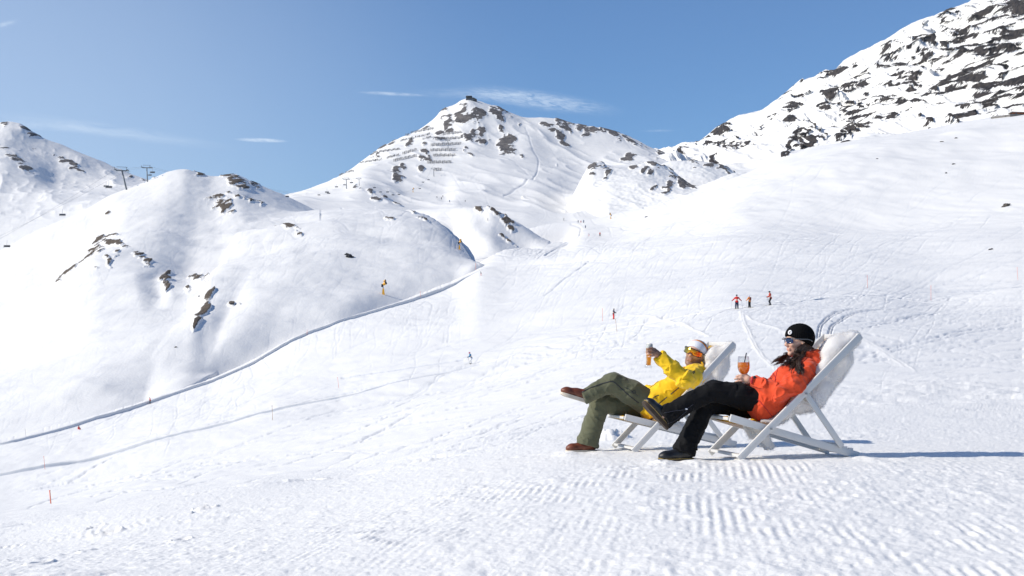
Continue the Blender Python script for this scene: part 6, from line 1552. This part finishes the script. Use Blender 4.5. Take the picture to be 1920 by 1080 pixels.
lift_tower(840, 277.5, 839.5, 261, 'slender chairlift tower among the avalanche barriers', .2, key='f')
lift_tower(577, 371, 577, 362, 'short lift tower at the saddle beside the lift station', .1, key='g', Y=1420)
def chair_proto():
    r = empty('lift_chair', (0, 0, 0))
    m = MB(); m.tube([(0, 0, 3.2), (0, .0, 2.2), (0, -.35, 1.4), (0, -.3, .9)], .07, 8); m.build('hanger', M_bub, r, smooth=True)
    MB().box((0, 0, .0), (3.0, .55, .14), None, .04).build('seat', M_seat, r, angle=40)
    MB().box((0, .32, .42), (3.0, .10, .75), Matrix.Rotation(-.15, 3, 'X'), .04).build('backrest', M_seat, r, angle=40)
    m = MB()
    for sd in (-1.45, 1.45): m.tube([(sd, .3, .9), (sd, -.3, .85), (sd, -.5, .1), (sd, -.55, -.45)], .05, 6)
    m.tube([(-1.45, .3, .9), (1.45, .3, .9)], .05, 6); m.build('frame', M_bub, r, smooth=True)
    MB().bar((-1.4, -.6, -.45), (1.4, -.6, -.45), .12, .06).build('footrest', M_bub, r)
    return r
chp = None
CH = [(204, 352, 12, 1020, 'pair of lift chairs left of the leaning tower, the right one', .1), (199, 350, 9, 1060, 'pale lift chair just behind another chair, left of the leaning tower', .2), (117, 404, 11.5, 1000, 'lift chair hanging over the left skyline below the far left peak', .1), (13, 463, 12, 900, 'lift chair hanging at the far left border of the picture', .1),
      (286, 324, 9, 1080, 'dark lift chair hanging right of the upright tower', .0), (281, 329, 7, 1200, 'pale lift chair hanging low behind the upright tower', .0), (538.5, 369, 7, 1250, 'lift chair above the saddle, furthest left of those on the middle lift', .2), (598, 366, 5, 1350, 'pale lift chair just right of the lift station', .1), (613, 361, 7, 1400, 'upper lift chair of the pair left of the rocky knob', 0.1), (616, 363, 6, 1400, 'lower lift chair of the pair left of the rocky knob', .1),
      (631, 351, 6, 1450, 'pale lift chair left of the tower at the foot of the central peak', 0), (659, 343, 6, 1500, 'pale lift chair between the two towers near the rocky knob', 0), (646, 347, 5, 1480, 'dark lift chair beside the mast near the rocky knob', .3), (702, 352.5, 5.5, 1330, 'dark lift chair right of the rocky knob', 0), (713.5, 360.5, 5, 1280, 'pale lift chair below the snow track on the middle slope', .1), (726.5, 360.5, 5.5, 1280, 'dark lift chair below the snow track on the middle slope', 0), (737, 366, 5.5, 1250, 'pale lift chair just left of the white mound', .1), (748, 365, 5, 1250, 'dark lift chair touching the rim of the white mound', .3),
      (787, 354, 4.5, 1400, 'dark lift chair right of the tiny orange snow gun', 0), (793, 342, 4.5, 1500, 'pale lift chair above the tiny orange snow gun', 0), (803.5, 337.5, 4.5, 1550, 'dark lift chair just left of the tower below the barriers', 0)]
for px, py, wpx, Y, lb, yw in CH:
    g_ = ground_at(px, py)
    Y = min(Y, g_.y - 6) if g_ is not None and Y > g_.y - 3 else Y
    o = chair_proto() if chp is None else copy_tree(chp); chp = chp or o
    o.location = at(px, py, Y); o.rotation_euler = (0, 0, yw); o.scale = (wpx * Y / F / 3.0,) * 3
    tag(o, lb, 'lift chair', 'chairs on the lifts')
def rope(name, pts, label, r=.05):
    q = []
    for a, b in zip(pts, pts[1:]):
        L = (b - a).length
        for i in range(12):
            t = i / 12; q.append(a.lerp(b, t) - Vector((0, 0, .035 * L * 4 * t * (1 - t) * .35)))
    q.append(pts[-1]); o = MB().tube([p - pts[0] for p in q], r, 5).build(name, M_tow, None, smooth=True); o.location = pts[0]
    tag(o, label, 'rope', 'haul ropes of the chairlifts')
rope('haul_rope', [at(-60, 480, 900), TOPS['a'][1], TOPS['b'][1], at(420, 330, 1150), at(538, 362, 1250), TOPS['g'][1]], 'thin haul rope running over the left hill past both towers, left strand')
rope('haul_rope', [at(-60, 470, 905), TOPS['a'][0], TOPS['b'][0], at(430, 334, 1150), at(542, 360, 1250), TOPS['g'][0]], 'thin haul rope running over the left hill past both towers, right strand')
rope('haul_rope', [TOPS['c'][1], TOPS['d'][1], at(737, 361, 1250), at(787, 350, 1400), TOPS['e'][1], TOPS['f'][1]], 'thin haul rope climbing to the tower among the avalanche barriers', .06)

# ------------------------------------------------------------------ avalanche barriers on the central peak
M_bar = pmat('weathered_barrier', (.15, .145, .145), rough=.9, var=.2, vscale=.5)
def barrier(x0, y0, x1, y1, label, hm=3.4, gap=0.0):
    n = max(3, int(math.hypot(x1 - x0, y1 - y0) / 2.2)); P = [ground_at(x0 + (x1 - x0) * i / n, y0 + (y1 - y0) * i / n + .6 * math.sin(i * 1.7)) for i in range(n + 1)]
    m = MB(); o0 = P[0]; rg = random.Random(int(x0 * 7 + y0)); up = Vector((0, .35, 1)).normalized()
    for a, b in zip(P, P[1:]):
        if (b - a).length > 60: continue
        low = rg.random() < gap
        a = a - o0 + Vector((0, -.5, 0)); b = b - o0 + Vector((0, -.5, 0))
        for k in range(1 if low else 4): m.bar(a + up * hm * (.25 + .22 * k), a.lerp(b, .93) + up * hm * (.25 + .22 * k), .2, .26)
        m.bar(a - up * 1.5, a + up * hm * (.4 if low else 1), .35, .35); m.bar(a + up * hm * .8, a + Vector((0, -2.2, -1.2)), .25, .25)
    o = m.build('avalanche_barrier', M_bar); o.location = o0
    tag(o, label, 'avalanche barrier', 'avalanche barriers on the central peak')
for i, a in enumerate([(761, 252, 813, 241.6, 'uppermost long snow barrier on the left face of the central peak', .15), (750, 265, 807, 251.5, 'second long snow barrier down the left face of the central peak', .3), (792, 261.5, 811, 257, 'short broken barrier just left of the dark crag', .3), (817, 262.5, 866, 259.5, 'dark barrier running under the crags, second from the top of the stack', 0), (830, 252, 866, 249, 'dark barrier squeezed between the two crags', .1),
                       (808, 273, 865, 270.5, 'barrier crossed by the slender lift tower', 0), (807, 282.8, 854.6, 282.2, 'barrier in the stack just below the slender lift tower', 0), (812, 292.6, 853.5, 292.6, 'barrier second from the bottom of the stack', 0), (801.5, 306, 847, 305.4, 'lowest long barrier of the stack on the central peak', 0), (815, 319.5, 829, 319.5, 'short barrier beside the lift tower below the stack', 0),
                       (700, 287, 751, 280, 'long barrier on the left shoulder, upper row', .2), (755, 289, 782, 281.5, 'middle barrier between shoulder and crag, upper row', .15), (725, 297, 748, 291, 'broken barrier on the left shoulder, middle row', .3), (738, 302.5, 782, 293, 'long barrier on the left shoulder, lower row', .05), (675, 306, 716, 299.5, 'faint broken barrier near the left skyline', .35), (636, 328, 664, 320.5, 'lowest faint barrier on the left skyline of the central peak', .3), (848, 228.5, 869, 227, 'small barrier high under the summit', .2)]):
    barrier(a[0], a[1], a[2], a[3], a[4], 3.4 if a[5] < .2 else 2.6, a[5])

# ------------------------------------------------------------------ summit station and mountain hut
M_hutd = pmat('dark_cladding', (.035, .04, .045), rough=.6, var=.2, vscale=.3); M_hutw = pmat('weathered_larch', (.30, .10, .035), rough=.8, var=.3, vscale=.6); M_stone = pmat('rubble_stone', (.17, .16, .15), rough=.95, var=.4, vscale=1.2); M_win = pmat('window_glass', (.10, .12, .14), rough=.1, spec=.8)
sp_ = at(884, 189.5, 2120); k = 2120 / F
r = empty('summit_station', sp_); tag(r, 'dark flat-roofed station building crowning the central peak', 'building')
m = MB(); q = []
for z, sx, sy, dx in ((-6, .55, .6, -.6), (0, 1.0, 1, 0), (2.2, 1.0, 1, 0), (5.6, .62, .8, -1.8)):
    q.append([m.bm.verts.new((a * 10.2 * k * sx + dx, b * 9 * k * sy, z * k)) for a, b in ((-1, -1), (1, -1), (1, 1), (-1, 1))])
for a, b in zip(q, q[1:]):
    for i in range(4): m.bm.faces.new((a[i], a[(i + 1) % 4], b[(i + 1) % 4], b[i]))
m.bm.faces.new(q[-1]); m.build('hall', M_hutd, r)
MB().box((-4.6 * k, 0, 7.6 * k), (12 * k, 9 * k, 4.2 * k), None, 1.3 * k).build('upper_deck', M_hutd, r, angle=40)
MB().box((-1 * k, -9.2 * k, 1.2 * k), (11 * k, .5, 1.5 * k)).build('window_band', M_win, r)
MB().cyl((-8 * k, 0, 9 * k), (-8 * k, 0, 12 * k), .15 * k, n=6).build('antenna', M_hutd, r)
hb_ = ground_at(1906, 217.5); hb_ = hb_ if hb_ is not None else at(1906, 217, 860); k = hb_.y / F
r = empty('mountain_hut', hb_, (0, 0, R(8))); tag(r, 'low weathered wooden hut with stone base on the slope crest at right border', 'hut')
MB().box((7 * k, 6 * k, -.5 * k), (40 * k, 16 * k, 8 * k)).build('stone_base', M_stone, r)
MB().box((10 * k, 6 * k, 4.9 * k), (34 * k, 13 * k, 3.4 * k)).build('wooden_wall', M_hutw, r)
m = MB(); a = [m.bm.verts.new((x, y, z)) for x, y, z in ((-10 * k, -3 * k, 6.4 * k), (32 * k, -3 * k, 6.4 * k), (32 * k, 6 * k, 9.5 * k), (-5 * k, 6 * k, 9.5 * k), (-10 * k, 15 * k, 6.4 * k), (32 * k, 15 * k, 6.4 * k))]
m.bm.faces.new((a[0], a[1], a[2], a[3])); m.bm.faces.new((a[3], a[2], a[5], a[4])); m.bm.faces.new((a[0], a[3], a[4])); m.bm.faces.new((a[1], a[5], a[2]))
m.build('roof', M_stone, r)
MB().box((0 * k, -.7 * k, 4.6 * k), (3 * k, .3 * k, 2 * k)).build('window', M_win, r)
P = [ground_at(x, y) for x, y in ((1860, 222.5), (1868, 221.5), (1876, 220.5), (1886, 219.5))]
if all(p is not None for p in P):
    m = MB()
    for a, b in zip(P, P[1:]): m.bar(a - P[0] + Vector((0, 0, .2)), b - P[0] + Vector((0, 0, .4)), 1.0, 1.6, bev=.1)
    o = m.build('stone_wall', M_stone); o.location = P[0]; tag(o, 'low dry stone wall leading up to the wooden hut at right border', 'wall', None, 'thing')

# ------------------------------------------------------------------ single rocks poking through the snow
M_rk = pmat('bare_rock', (.11, .095, .08), rough=.95, var=.45, vscale=.9, bump=.8, bscale=4)
M_rkd = pmat('dark_rock', (.035, .035, .038), rough=.95, var=.45, vscale=.9, bump=.8, bscale=4)
def rock(px, py, wpx, hpx, tilt, seed, mat, label):
    p = ground_at(px, py)
    if p is None: return
    k = p.y / F; bm = bmesh.new(); bmesh.ops.create_icosphere(bm, subdivisions=4, radius=1)
    for v in bm.verts:
        n = mnoise.fractal(v.co * 1.4 + Vector((seed, 0, 0)), .9, 2.1, 5); c = mnoise.cell(v.co * 2.1 + Vector((0, seed, 0)))
        v.co *= 1 + .45 * n + .12 * c
        if v.co.z < -.2: v.co.z = -.2 + (v.co.z + .2) * .4
    bmesh.ops.transform(bm, matrix=Matrix.Rotation(R(tilt), 4, 'Y') @ Matrix.Diagonal((wpx * k / 2, wpx * k * .6, hpx * k * .62, 1)), verts=bm.verts)
    m = MB(); m.bm.free(); m.bm = bm; o = m.build('rock', mat, None, angle=25); o.location = p; tag(o, label, 'rock', 'rocks showing through the snow')
for i, a in enumerate([(656, 482, 15, 8, 18, M_rkd, 'dark slab of rock sticking out of the smooth dome'), (650, 478, 8, 5, 10, M_rkd, 'upper left tip of the dark slab on the smooth dome'), (1887, 386, 12, 7, -18, M_rk, 'brown boulder on the right slope near the picture border'), (1882, 388, 8, 3.5, -20, M_rk, 'flat stone at the lower left of the brown boulder on the right slope'), (1857, 468, 9, 3, -18, M_rkd, 'low dark stone on the right slope below the brown boulder'),
                       (1211, 407, 5, 2, -15, M_rkd, 'small dark stone beside the valley piste snow gun'), (1788, 308, 6, 2.4, 0, M_rkd, 'small dark stone high on the right slope'), (1774, 325, 3.4, 3, 0, M_rkd, 'tiny dark stone below another high on the right slope'), (1766, 266, 6, 2, 0, M_rk, 'tiny brown stone near the crest of the right slope'), (1793, 259, 6, 2, 0, M_rkd, 'tiny dark stone closest to the hut on the right slope'), (1645, 298, 4, 2, 0, M_rkd, 'tiny dark stone below the rocky rib on the right slope'),
                       (434, 570, 6, 3, 10, M_rkd, 'small dark stone right of the leaning brown crag, left one'), (444, 571, 4, 2, 10, M_rkd, 'small dark stone right of the leaning brown crag, right one'), (329, 651, 4.5, 2.5, -20, M_rk, 'lone brown stone on the white slope below the brown crag'), (373, 556, 3, 3, 0, M_rkd, 'tiny dark stone just above the leaning brown crag')]):
    rock(*a[:5], i * 3.7 + 1, *a[5:])
# ------------------------------------------------------------------ thin mountain haze
_lo = np.array([1e9] * 3); _hi = -_lo
for P in PATCHES:
    for i, k in enumerate('xyz'): _lo[i] = min(_lo[i], P[k].min()); _hi[i] = max(_hi[i], P[k].max())
_lo -= (20, 20, 1.0); _hi += (20, 20, 5.0); _lo[1] = min(_lo[1], -30)
mb = MB(); mb.box((_lo + _hi) / 2, _hi - _lo)
M_haze, nt, out = new_mat('thin_air')
pv = nd(nt, 'ShaderNodeVolumePrincipled'); pv.inputs['Color'].default_value = (0.72, 0.85, 1.0, 1); pv.inputs['Density'].default_value = 1.7e-5; pv.inputs['Anisotropy'].default_value = 0.0
nt.links.new(pv.outputs[0], out.inputs['Volume'])
hz_ = mb.build('haze', M_haze); tag(hz_, kind='stuff')
scene.cycles.volume_bounces = 0; scene.cycles.volume_max_steps = 64
